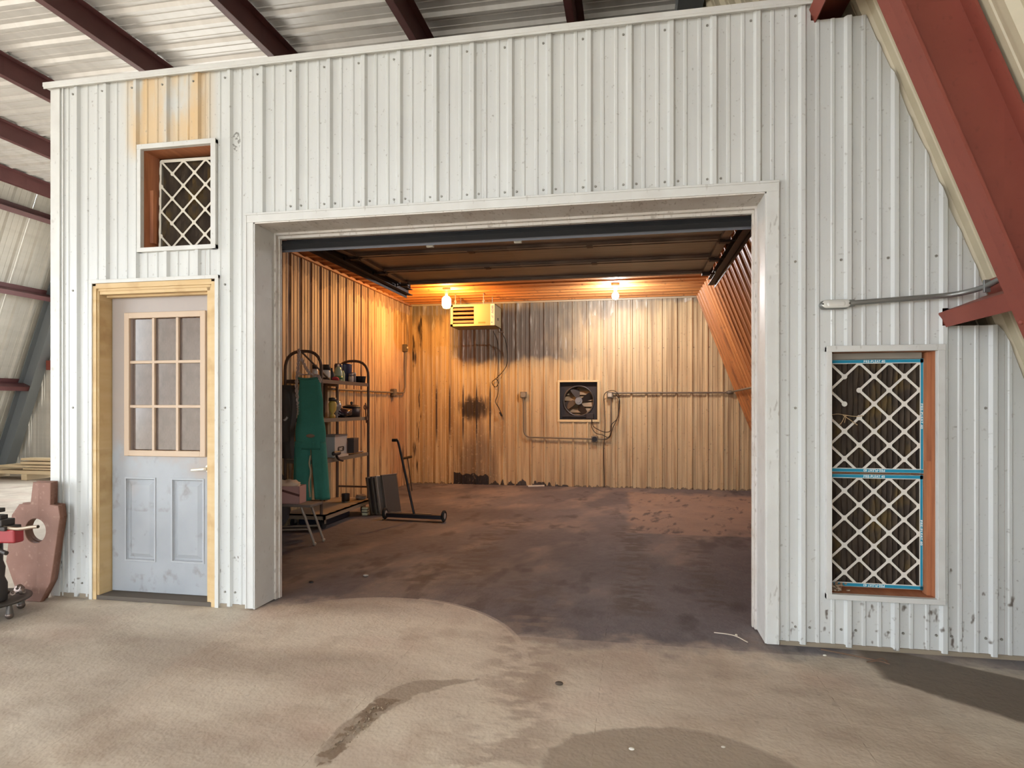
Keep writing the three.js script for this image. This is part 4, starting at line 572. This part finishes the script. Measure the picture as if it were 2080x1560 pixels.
{ const b = thing('cardboard_carton', 'grey carton with black oval label on the third shelf', 'carton', [-3.32, 0.722, -2.99], 0.06); mesh('body', rbx(-0.09, 0.09, 0, 0.24, -0.2, 0.15, 0.003), mat('#a8a6a2', 0.7), b); mesh('lid_edge', bx(-0.094, 0.094, 0.225, 0.245, -0.204, 0.154), mat('#6f6862', 0.7), b);
  const lt = canvasTex(256, 96, (g) => { g.fillStyle = '#a8a6a2'; g.fillRect(0, 0, 256, 96); g.fillStyle = '#1a1a1c'; g.beginPath(); g.roundRect(6, 10, 244, 76, 36); g.fill(); g.fillStyle = '#d8d6d0'; g.font = 'bold 62px sans-serif'; g.textAlign = 'center'; g.textBaseline = 'middle'; g.fillText('VHT', 128, 50); }); const l = mesh('printed_label', new THREE.PlaneGeometry(0.2, 0.07).rotateY(Math.PI / 2).translate(0.0905, 0.085, -0.02), mat('#ffffff', 0.6, 0, { map: lt }), b, true); l.userData.label = 'black oval label with white letters'; }
{ const b = thing('tool_case', 'small dark square box in front of the grey carton', 'box', [-3.22, 0.722, -3.3], 0.1); mesh('body', rbx(-0.04, 0.04, 0.02, 0.19, -0.09, 0.08, 0.004), mat('#3a3130', 0.6), b); mesh('lid', rbx(-0.042, 0.042, 0.17, 0.195, -0.092, 0.082, 0.004), mat('#453a38', 0.6), b); }
tag(mesh('paper_stack', [bx(-3.225, -3.19, 0.724, 0.742, -3.12, -2.8), new THREE.BoxGeometry(0.03, 0.004, 0.26).rotateY(0.05).translate(-3.207, 0.746, -2.98)], mat('#b9b4ac', 0.8)), 'flat stack of pale papers on the third shelf edge', 'papers');
tag(mesh('hand_drill', [new THREE.CapsuleGeometry(0.024, 0.12, 4, 10).rotateX(Math.PI / 2).translate(-3.14, 0.78, -2.72), tube([[-3.14, 0.78, -2.7], [-3.135, 0.72, -2.75], [-3.13, 0.69, -2.85]], 0.014, 14, 8)], mat('#2a2225', 0.5)), 'dark hand tool hanging over the front of third shelf', 'tool');
tag(mesh('pliers', [tube([[-3.25, 0.735, -3.4], [-3.25, 0.74, -3.5], [-3.27, 0.738, -3.58]], 0.009, 14, 6), tube([[-3.26, 0.735, -3.4], [-3.255, 0.74, -3.5], [-3.22, 0.738, -3.58]], 0.009, 14, 6), new THREE.SphereGeometry(0.016, 10, 8).translate(-3.255, 0.742, -3.39)], mat('#8a7f78', 0.4, 0.5)), 'steel pliers at the far end of third shelf', 'pliers');
turned('tin_cup', 'dark tin cup on the bottom deck of the cart', 'cup', [-3.3, 0.163, -3.28], [[0, 0], [0.045, 0], [0.048, 0.1], [0.044, 0.1], [0.042, 0.008], [0, 0.008]], mat('#33302e', 0.5, 0.3), [['foot', cap(0.048, 0, 0.01), mat('#8f8a84', 0.5)]]);
tag(mesh('tape_roll', [new THREE.TorusGeometry(0.045, 0.022, 10, 24).rotateX(Math.PI / 2).scale(1, 1.3, 1).translate(-3.22, 0.192, -3.53)], mat('#7d6f66', 0.6)), 'roll of tape on the far end of bottom deck', 'tape');
{ const b = thing('oil_jug', 'pale jug with dark stripes standing under the cart end', 'jug', [-3.095, 0, -3.37]); mesh('body', rbx(-0.036, 0.036, 0, 0.1, -0.03, 0.03, 0.012), mat('#c9c7a8', 0.5), b); mesh('stripe', rbx(-0.037, 0.037, 0.035, 0.045, -0.031, 0.031, 0.002), M.black, b); mesh('stripe', rbx(-0.037, 0.037, 0.066, 0.074, -0.031, 0.031, 0.002), M.black, b); }
{ const b = thing('storage_tub', 'dark blue tub on the floor under the cart', 'tub', [-3.38, 0, -2.95]); mesh('body', [rbx(-0.17, 0.15, 0, 0.075, -0.3, 0.3, 0.02)], mat('#141d33', 0.6), b); mesh('rim', [rbx(-0.18, 0.16, 0.07, 0.085, -0.31, 0.31, 0.006)], mat('#1a2440', 0.5), b); }
// dark work clothes on the wall end of the cart
{ const b = thing('dark_jacket', 'dark grey jacket slung on the cart end behind the overalls', 'jacket', [-3.52, 0.75, -2.31]);
  const g = new THREE.BoxGeometry(0.2, 0.75, 0.07, 8, 16, 4), p = g.attributes.position; for (let i = 0; i < p.count; i++) { const y = p.getY(i), x = p.getX(i); p.setXYZ(i, x * (1 + 0.12 * Math.sin(y * 9)), y + 0.38, p.getZ(i) * (1 + 0.5 * noise(x * 14 + 4, y * 9)) + 0.025 * Math.sin(x * 40 + y * 3)); } g.computeVertexNormals(); mesh('cloth', g, mat('#3a3632', 0.95), b);
  mesh('sleeve', tube([[0.04, 0.7, 0.05], [0.07, 0.5, 0.07], [0.06, 0.3, 0.08], [0.08, 0.18, 0.08]], 0.042, 24, 10), mat('#423d38', 0.95), b); mesh('reflective_trim', [tube([[0.03, 0.42, 0.09], [0.08, 0.4, 0.11], [0.1, 0.43, 0.1]], 0.012, 12, 6)], mat('#a8a49c', 0.4), b); }
{ const b = thing('grey_sack', 'limp grey sack slumped under the jacket by the jamb', 'sack', [-3.5, 0, -2.14]); const g = new THREE.SphereGeometry(1, 24, 18), p = g.attributes.position; for (let i = 0; i < p.count; i++) { const k = 0.8 + 0.4 * noise(p.getX(i) * 2.5 + 31, p.getY(i) * 3 + p.getZ(i) * 2 + 7); p.setXYZ(i, p.getX(i) * k * 0.13, Math.max(-0.98, p.getY(i)) * k * 0.3 + 0.3, p.getZ(i) * k * 0.1); } g.computeVertexNormals(); mesh('cloth', g, mat('#4a4646', 0.95), b); mesh('fold', tube([[0.02, 0.62, 0.05], [0.08, 0.5, 0.09], [0.1, 0.36, 0.09]], 0.03, 16, 8), mat('#524d4c', 0.95), b); }
// overalls
{
  const o = thing('bib_overalls', 'green bib overalls hanging from the front arch of the cart', 'overalls', [-3.22, 0.33, -2.3]);
  const cloth = tex(512, 512, (u, v) => { const n = fbm(u * 5, v * 5, 4), w = fbm(u * 90, v * 90, 2); return mix3([66, 140, 124], [52, 116, 102], n + (w - 0.5) * 0.3); });
  const gm = mat('#ffffff', 0.9, 0, { map: cloth });
  const rows = 60, cols = 40, pos = [], uv = [], idx = [];
  // one closed surface: bib and trunk, splitting into two legs below the crotch (y = 0.56)
  const ring = (cx, hw, hd, y, ph) => { const r = []; for (let i = 0; i < cols; i++) { const a = i / cols * Math.PI * 2, f = 1 + 0.10 * Math.sin(a * 5 + ph + y * 4) + 0.05 * Math.sin(a * 9 - y * 6 + ph); r.push([cx + Math.sign(Math.cos(a)) * Math.pow(Math.abs(Math.cos(a)), 0.7) * hw, y, Math.sin(a) * hd * f]); } return r; };
  const loft = (rings) => { const b = pos.length / 3; rings.forEach((r, j) => r.forEach((q, i) => { pos.push(...q); uv.push(i / cols, j / rings.length); })); for (let j = 0; j + 1 < rings.length; j++) for (let i = 0; i < cols; i++) { const k = (i + 1) % cols, a = b + j * cols + i, d = b + j * cols + k; idx.push(a, d, d + cols, a, d + cols, a + cols); } const capAt = (j, flip) => { const c = pos.length / 3, m = rings[j].reduce((s, q) => [s[0] + q[0] / cols, s[1] + q[1] / cols, s[2] + q[2] / cols], [0, 0, 0]); pos.push(...m); uv.push(0.5, 0.5); for (let i = 0; i < cols; i++) { const k = (i + 1) % cols; flip ? idx.push(c, b + j * cols + k, b + j * cols + i) : idx.push(c, b + j * cols + i, b + j * cols + k); } }; capAt(0, true); capAt(rings.length - 1, false); };
  const trunk = []; for (let j = 0; j <= 28; j++) { const t = j / 28, y = lerp(0.52, 1.245, t), hw = lerp(0.168, 0.122, sstep(0, 1, t)) + 0.006 * Math.sin(y * 20); trunk.push(ring(lerp(0.005, 0.0, t), hw, lerp(0.052, 0.022, t), y, 1)); } loft(trunk);
  for (const [s, x0, x1, yb, w] of [[-1, -0.085, -0.088, 0.0, 0.1], [1, 0.088, 0.135, 0.015, 0.08]]) { const r = []; for (let j = 0; j <= 20; j++) { const t = j / 20, y = lerp(yb, 0.6, t); r.push(ring(lerp(x1, x0, t) * (s > 0 ? 1 : 1), lerp(w, 0.082, t), lerp(0.048, 0.045, t), y, s * 2)); } loft(r); }
  const g = new THREE.BufferGeometry(); g.setAttribute('position', new THREE.Float32BufferAttribute(pos, 3)); g.setAttribute('uv', new THREE.Float32BufferAttribute(uv, 2)); g.setIndex(idx); g.computeVertexNormals(); mesh('cloth', g, gm, o, true);
  mesh('hem', [tube([[-0.12, 1.245, 0.02], [-0.04, 1.236, 0.024], [0.04, 1.24, 0.024], [0.12, 1.25, 0.018]], 0.011, 20, 8)], mat('#3a7264', 0.9), o);
  mesh('patch', new THREE.SphereGeometry(0.044, 18, 8).scale(1.1, 0.42, 0.2).translate(0.035, 0.66, 0.058), mat('#7d6d5c', 0.9), o);
  mesh('torn_seam', [tube([[0.03, 0.46, 0.05], [0.018, 0.38, 0.05], [0.034, 0.3, 0.05], [0.015, 0.18, 0.05], [0.026, 0.04, 0.05]], 0.008, 30, 6)], mat('#b7a98c', 0.9), o);
}
{ // rope straps
  const r = thing('braided_rope', 'frayed pale braided rope tied over the front cart arch', 'rope', [-3.36, 1.2, -2.36]); const rm = mat('#b3a49a', 0.9);
  const braid = (pts, n) => { const c = new THREE.CatmullRomCurve3(pts.map((p) => V(...p))), out = []; for (const ph of [0, 2.1, 4.2]) { const q = []; for (let i = 0; i <= n; i++) { const p = c.getPoint(i / n), a = i * 0.9 + ph; q.push([p.x + Math.cos(a) * 0.012, p.y, p.z + Math.sin(a * 2) * 0.008]); } out.push(tube(q, 0.0065, n * 3, 5)); } return out; };
  mesh('hanging_end', braid([[0, 0.68, 0.03], [0.01, 0.5, 0.06], [0, 0.3, 0.08], [0.015, 0.1, 0.07], [0.022, 0.0, 0.07]], 40), rm, r);
  mesh('shoulder_loop', braid([[0.04, 0.58, 0.05], [0.1, 0.48, 0.07], [0.16, 0.42, 0.09], [0.24, 0.4, 0.09], [0.28, 0.33, 0.09]], 28), rm, r);
  mesh('cross_loop', braid([[0.0, 0.43, 0.07], [0.08, 0.41, 0.09], [0.16, 0.41, 0.1], [0.26, 0.4, 0.1]], 20), rm, r);
}
// bench and pink box by the left jamb
{
  const b = thing('folding_bench', 'low folding bench with splayed legs inside the left jamb', 'bench', [-3.2, 0, -1.86]); const lg = mat('#8c8478', 0.5, 0.3);
  mesh('top', [rbx(-0.38, 0.29, 0.352, 0.378, -0.11, 0.12, 0.006)], mat('#6f6660', 0.7), b);
  for (const s of [-1, 1]) for (const z of [-0.08, 0.095]) { const g = mesh('leg', rod(V(s * 0.2 - 0.02, 0.355, z), V(s * 0.315 + (s < 0 ? 0.14 : 0), 0.012, z), 0.012), lg, b); mesh('foot_cap', new THREE.SphereGeometry(0.017, 10, 8).translate(s * 0.315 + (s < 0 ? 0.14 : 0), 0.016, z), mat('#9b9284', 0.6), g); }
  mesh('stretcher', [rod(V(-0.2, 0.12, 0.095), V(0.27, 0.15, 0.095), 0.009), rod(V(-0.2, 0.12, -0.08), V(0.27, 0.15, -0.08), 0.009)], lg, b);
}
{ const b = thing('pink_carton', 'dusty pink open box with rags on the folding bench', 'box', [-3.16, 0.379, -1.82], 0.12); const pk = mat('#a98580', 0.8);
  mesh('body', [bx(-0.13, 0.12, 0, 0.005, -0.08, 0.08), bx(-0.13, 0.12, 0, 0.165, 0.075, 0.08), bx(-0.13, 0.12, 0, 0.165, -0.08, -0.075), bx(-0.13, -0.125, 0, 0.165, -0.08, 0.08), bx(0.115, 0.12, 0, 0.165, -0.08, 0.08)], pk, b);
  mesh('strap', beam(V(-0.13, 0.15, 0.082), V(0.12, 0.08, 0.082), 0.004, 0.02, V(0, 1, 0)), mat('#5a3a36', 0.7), b);
  const g = new THREE.SphereGeometry(1, 18, 12), p = g.attributes.position; for (let i = 0; i < p.count; i++) { const k = 0.7 + 0.6 * noise(p.getX(i) * 4 + 3, p.getY(i) * 4 + p.getZ(i) * 3); p.setXYZ(i, p.getX(i) * k * 0.12 - 0.02, p.getY(i) * k * 0.05 + 0.165, p.getZ(i) * k * 0.07); } g.computeVertexNormals(); mesh('rags', g, mat('#c7b49c', 0.95), b); }
// magnetic sweeper
{
  const s = thing('magnetic_sweeper', 'black wheeled magnetic sweeper with bent push handle', 'sweeper', [-2.41, 0, -3.15], -0.06); const bk = mat('#20202a', 0.45, 0.2);
  mesh('magnet_bar', [rbx(-0.33, 0.33, 0.03, 0.075, -0.035, 0.035, 0.004)], bk, s); mesh('top_strip', rbx(-0.3, 0.2, 0.075, 0.081, -0.03, 0.0, 0.002), mat('#8d8a88', 0.3, 0.8), s);
  for (const x of [-0.355, 0.355]) { const w = mesh('wheel', [new THREE.TorusGeometry(0.048, 0.017, 10, 24).rotateY(Math.PI / 2).translate(x, 0.066, 0)], M.rubber, s); mesh('hub', cyl(0.034, 0.034, 0.026, 18).rotateZ(Math.PI / 2).translate(x, 0.066, 0), mat('#b5b1aa', 0.4, 0.3), w); }
  mesh('handle', [pipe([[0.0, 0.07, 0], [-0.215, 0.855, -0.06], [-0.235, 0.905, -0.065], [-0.29, 0.9, -0.06]], 0.0135, 0.04, 10)], mat('#17161c', 0.4, 0.2), s); mesh('grip', rod(V(-0.235, 0.9, -0.063), V(-0.295, 0.898, -0.06), 0.018), M.rubber, s);
}
// sheets leaning beside the cart
for (const [i, [x, z, lean, h, w, col, lab]] of [[-2.86, -3.52, 0.2, 0.47, 0.22, '#5a5650', 'wide grey flat panel, front one of those leaning by the cart'], [-2.925, -3.5, 0.2, 0.46, 0.22, '#8c8984', 'pale edged thin panel, second of those leaning by the cart'], [-2.985, -3.5, 0.2, 0.45, 0.21, '#4d4a48', 'dark panel, third of those leaning by the cart'], [-3.045, -3.5, 0.2, 0.44, 0.21, '#3f3d3d', 'darkest panel nearest the cart in the leaning stack']].entries()) {
  const p = thing('radiator_panel', lab, 'panel', [x + 0.06, 0.004, z], -0.5, 'panels leaning by the cart'); const g = new THREE.Group(); const m = mat(col, 0.5, 0.3);
  const body = mesh('core', rbx(-0.014, 0.014, 0.01, h, -w / 2, w / 2, 0.003).rotateZ(lean), m, p); mesh('edge_rim', [rbx(-0.018, 0.018, 0.0, 0.014, -w / 2 - 0.006, w / 2 + 0.006, 0.003).rotateZ(lean), rbx(-0.018, 0.018, h - 0.012, h + 0.004, -w / 2 - 0.006, w / 2 + 0.006, 0.003).rotateZ(lean), rbx(-0.018, 0.018, 0, h, w / 2 - 0.006, w / 2 + 0.006, 0.003).rotateZ(lean)], mat(i === 1 ? '#b8b5ae' : '#6d6963', 0.4, 0.5), p);
}
{ const t = thing('floor_scraper', 'thin tool with T handle leaning in the back left corner', 'tool', [-3.28, 0, -5.5]); mesh('shaft', rod(V(0, 0.0, 0), V(-0.09, 0.5, -0.05), 0.008), M.dark, t); mesh('handle', [rod(V(-0.18, 0.485, -0.05), V(-0.02, 0.52, -0.05), 0.02)], mat('#4a3d2c', 0.7), t); }

// ---------------------------------------------------------------- things outside, left edge
{
  const plateShape = () => { const s = shapeOf([[-0.13, 0], [0.03, 0], [0.105, 0.13], [0.169, 0.555], [0.154, 0.63], [0.092, 0.635], [0.092, 0.78], [-0.042, 0.78], [-0.06, 0.635], [-0.15, 0.63], [-0.205, 0.56], [-0.244, 0.25]]); const h = new THREE.Path(); h.absarc(-0.018, 0.462, 0.083, 0, Math.PI * 2, true); s.holes.push(h); return s; };
  for (const [z, x, lab] of [[0.108, -3.85, 'front rust brown steel plate with round hole leaning on wall corner'], [0.048, -3.888, 'rear rust brown steel plate close behind the front plate']]) { const p = thing('steel_plate', lab, 'plate', [x, 0.004, z], 0, 'rusty notched plates at the wall corner'); const m = mesh('plate', extrude(plateShape(), 0.026, 0.003), M.rust, p); m.rotation.x = -0.02; }
}
{ // rusty wheeled base plate with odd parts
  const d = thing('wheel_dolly', 'round steel dolly base on casters at the left edge', 'dolly', [-3.91, 0, 0.46]); const st = mat('#4c4640', 0.5, 0.5);
  mesh('platform', lathe([[0, 0.085], [0.2, 0.08], [0.25, 0.095], [0.262, 0.098], [0.262, 0.106], [0.24, 0.104], [0.2, 0.09], [0, 0.094]], 40), st, d);
  for (let i = 0; i < 6; i++) { const a = -0.06 + i * 1.0472, x = Math.cos(a) * 0.21, z = Math.sin(a) * 0.21; const c = mesh('caster', [new THREE.SphereGeometry(0.023, 14, 10).translate(x, 0.024, z)], mat('#6d6058', 0.35, 0.7), d); mesh('stem', [cyl(0.014, 0.02, 0.05, 10).translate(x, 0.06, z)], M.steel, c); }
}
{ const s = thing('bolt_pile', 'lump of dull metal bolts lying on the dolly', 'bolts', [-3.82, 0.107, 0.28]); for (const [x, y, z, r] of [[0, 0.022, 0, 0.026], [0.045, 0.014, 0.02, 0.018], [0.02, 0.012, 0.06, 0.015], [-0.03, 0.014, 0.055, 0.014]]) mesh('bolt', [cyl(r, r, r * 1.2, 6).rotateX(1.2).rotateY(x * 40).translate(x, y, z), new THREE.SphereGeometry(r * 0.8, 10, 8).translate(x, y + r * 0.4, z)], mat('#7b6a60', 0.35, 0.7), s); }
{ const s = thing('machine_stand', 'dark pedestal machine with red arm cut by the left edge', 'machine', [-3.835, 0, 0.42]); const dk = mat('#3a3430', 0.55, 0.4);
  mesh('post', [lathe([[0.06, 0.1], [0.06, 0.2], [0.045, 0.24], [0.05, 0.3], [0.038, 0.34], [0.038, 0.52], [0, 0.52]])], dk, s);
  const a = mesh('red_arm', [rbx(-0.14, 0.19, 0.455, 0.54, -0.035, 0.035, 0.012)], mat('#8f1f24', 0.45), s); a.rotation.z = 0.03;
  mesh('jaw', [rbx(-0.12, 0.125, 0.535, 0.56, -0.06, 0.05, 0.006), rbx(-0.14, 0.09, 0.56, 0.6, -0.05, 0.04, 0.006), rbx(-0.12, 0.06, 0.6, 0.625, -0.03, 0.02, 0.004), rbx(-0.1, 0.04, 0.64, 0.665, -0.03, 0.03, 0.004), rbx(-0.1, 0.0, 0.66, 0.69, -0.02, 0.02, 0.004)], dk, s);
  mesh('lever', tube([[0.08, 0.553, 0.02], [0.2, 0.55, 0.03], [0.32, 0.568, 0.04], [0.36, 0.572, 0.045]], 0.0105, 24, 8), mat('#a08d78', 0.45, 0.5), s); mesh('pin', rod(V(0.02, 0.425, 0.03), V(0.14, 0.405, 0.05), 0.013), dk, s);
}
// boards on the sunlit floor far left
{ const w1 = mat('#ffffff', 0.8, 0, { color: '#cdb590' });
  const lab = ['broad bottom board of the lumber stack at far left', 'short board under the long middle board at far left', 'long board sticking out left in the lumber stack', 'upper short board in the lumber stack at far left', 'topmost tilted board of the lumber stack at far left'];
  [[-11.6, -8.6, 0.10, 0.16, 0.5, 0], [-10.55, -8.5, 0.17, 0.2, 0.3, 0.02], [-11.0, -8.4, 0.215, 0.25, 0.34, 0.03], [-10.6, -8.3, 0.265, 0.31, 0.26, 0.04], [-10.62, -8.6, 0.33, 0.37, 0.2, 0.05]].forEach(([x0, x1, y0, y1, w, r], i) => { const t = thing('lumber_board', lab[i], 'board', [(x0 + x1) / 2, y0, -5.85], r, 'lumber stack at the far left'); mesh('board', rbx(-(x1 - x0) / 2, (x1 - x0) / 2, 0, y1 - y0, -w / 2, w / 2, 0.004), w1, t); });
  for (const x of [-11.4, -10.4, -9.0]) { const t = thing('lumber_bearer', 'short bearer block ' + (x < -11 ? 'at the left end of' : x < -10 ? 'in the middle of' : 'hidden at the right end of') + ' the lumber stack', 'block', [x, 0, -5.85], 0, 'bearer blocks under the lumber'); mesh('block', rbx(-0.06, 0.06, 0, 0.1, -0.28, 0.28, 0.004), w1, t); }
}
// ---------------------------------------------------------------- bits on the floor
tag(mesh('white_twig', [tube([[0.46, 0.006, -0.1], [0.56, 0.01, -0.06], [0.62, 0.006, 0.02]], 0.003, 16, 5), new THREE.SphereGeometry(0.008, 8, 6).translate(0.575, 0.008, -0.07)], mat('#c8bfae', 0.8)), 'thin pale twig on the floor near the right jamb', 'twig');
tag(mesh('brown_twig', [tube([[0.98, 0.008, 0.06], [1.1, 0.008, 0.11], [1.22, 0.012, 0.18]], 0.0045, 16, 5), tube([[1.2, 0.01, 0.17], [1.24, 0.02, 0.165], [1.26, 0.008, 0.17]], 0.004, 8, 5), tube([[1.16, 0.008, 0.19], [1.22, 0.012, 0.18], [1.26, 0.008, 0.2]], 0.004, 8, 5)], mat('#6a5444', 0.9)), 'brown forked twig under the foot of right siding', 'twig');
{ const spots = [[0.0, 1.22, 0.008, '#d8d2c6', 'tiny white pebble above the damp patch on floor'], [0.34, 1.14, 0.006, '#c4bcae', 'second tiny pebble right of the white pebble'], [-0.33, 0.72, 0.014, '#4d4238', 'dark lump on the tyre track in front of the opening'], [-2.3, -0.62, 0.013, '#1c1a1c', 'black lump on the dark floor inside the left jamb'], [-1.98, -0.86, 0.016, '#8c8074', 'flat grey stone on the floor inside the left opening'], [0.98, 0.13, 0.007, '#d5cfc2', 'white speck on floor before the right jamb']];
  for (const [x, z, r, c, l] of spots) tag(mesh('pebble', [new THREE.IcosahedronGeometry(r, 1).scale(1.4, 0.6, 1).translate(x, r * 0.5, z)], mat(c, 0.8)), l, 'pebble');
  const grit = []; for (let i = 0; i < 60; i++) { const t = rnd(); grit.push(new THREE.TetrahedronGeometry(rr(0.003, 0.008)).rotateY(rr(0, 6)).translate(lerp(-1.08, -1.06, t) + rr(-0.03, 0.03), 0.004, lerp(1.42, 1.02, t) + rr(-0.02, 0.02))); } stuff(tag(mesh('grit', grit, mat('#7d6c58', 0.9)), 'coarse grit gathered along the damp streak', 'grit'));
}

renderer.render(scene, camera);
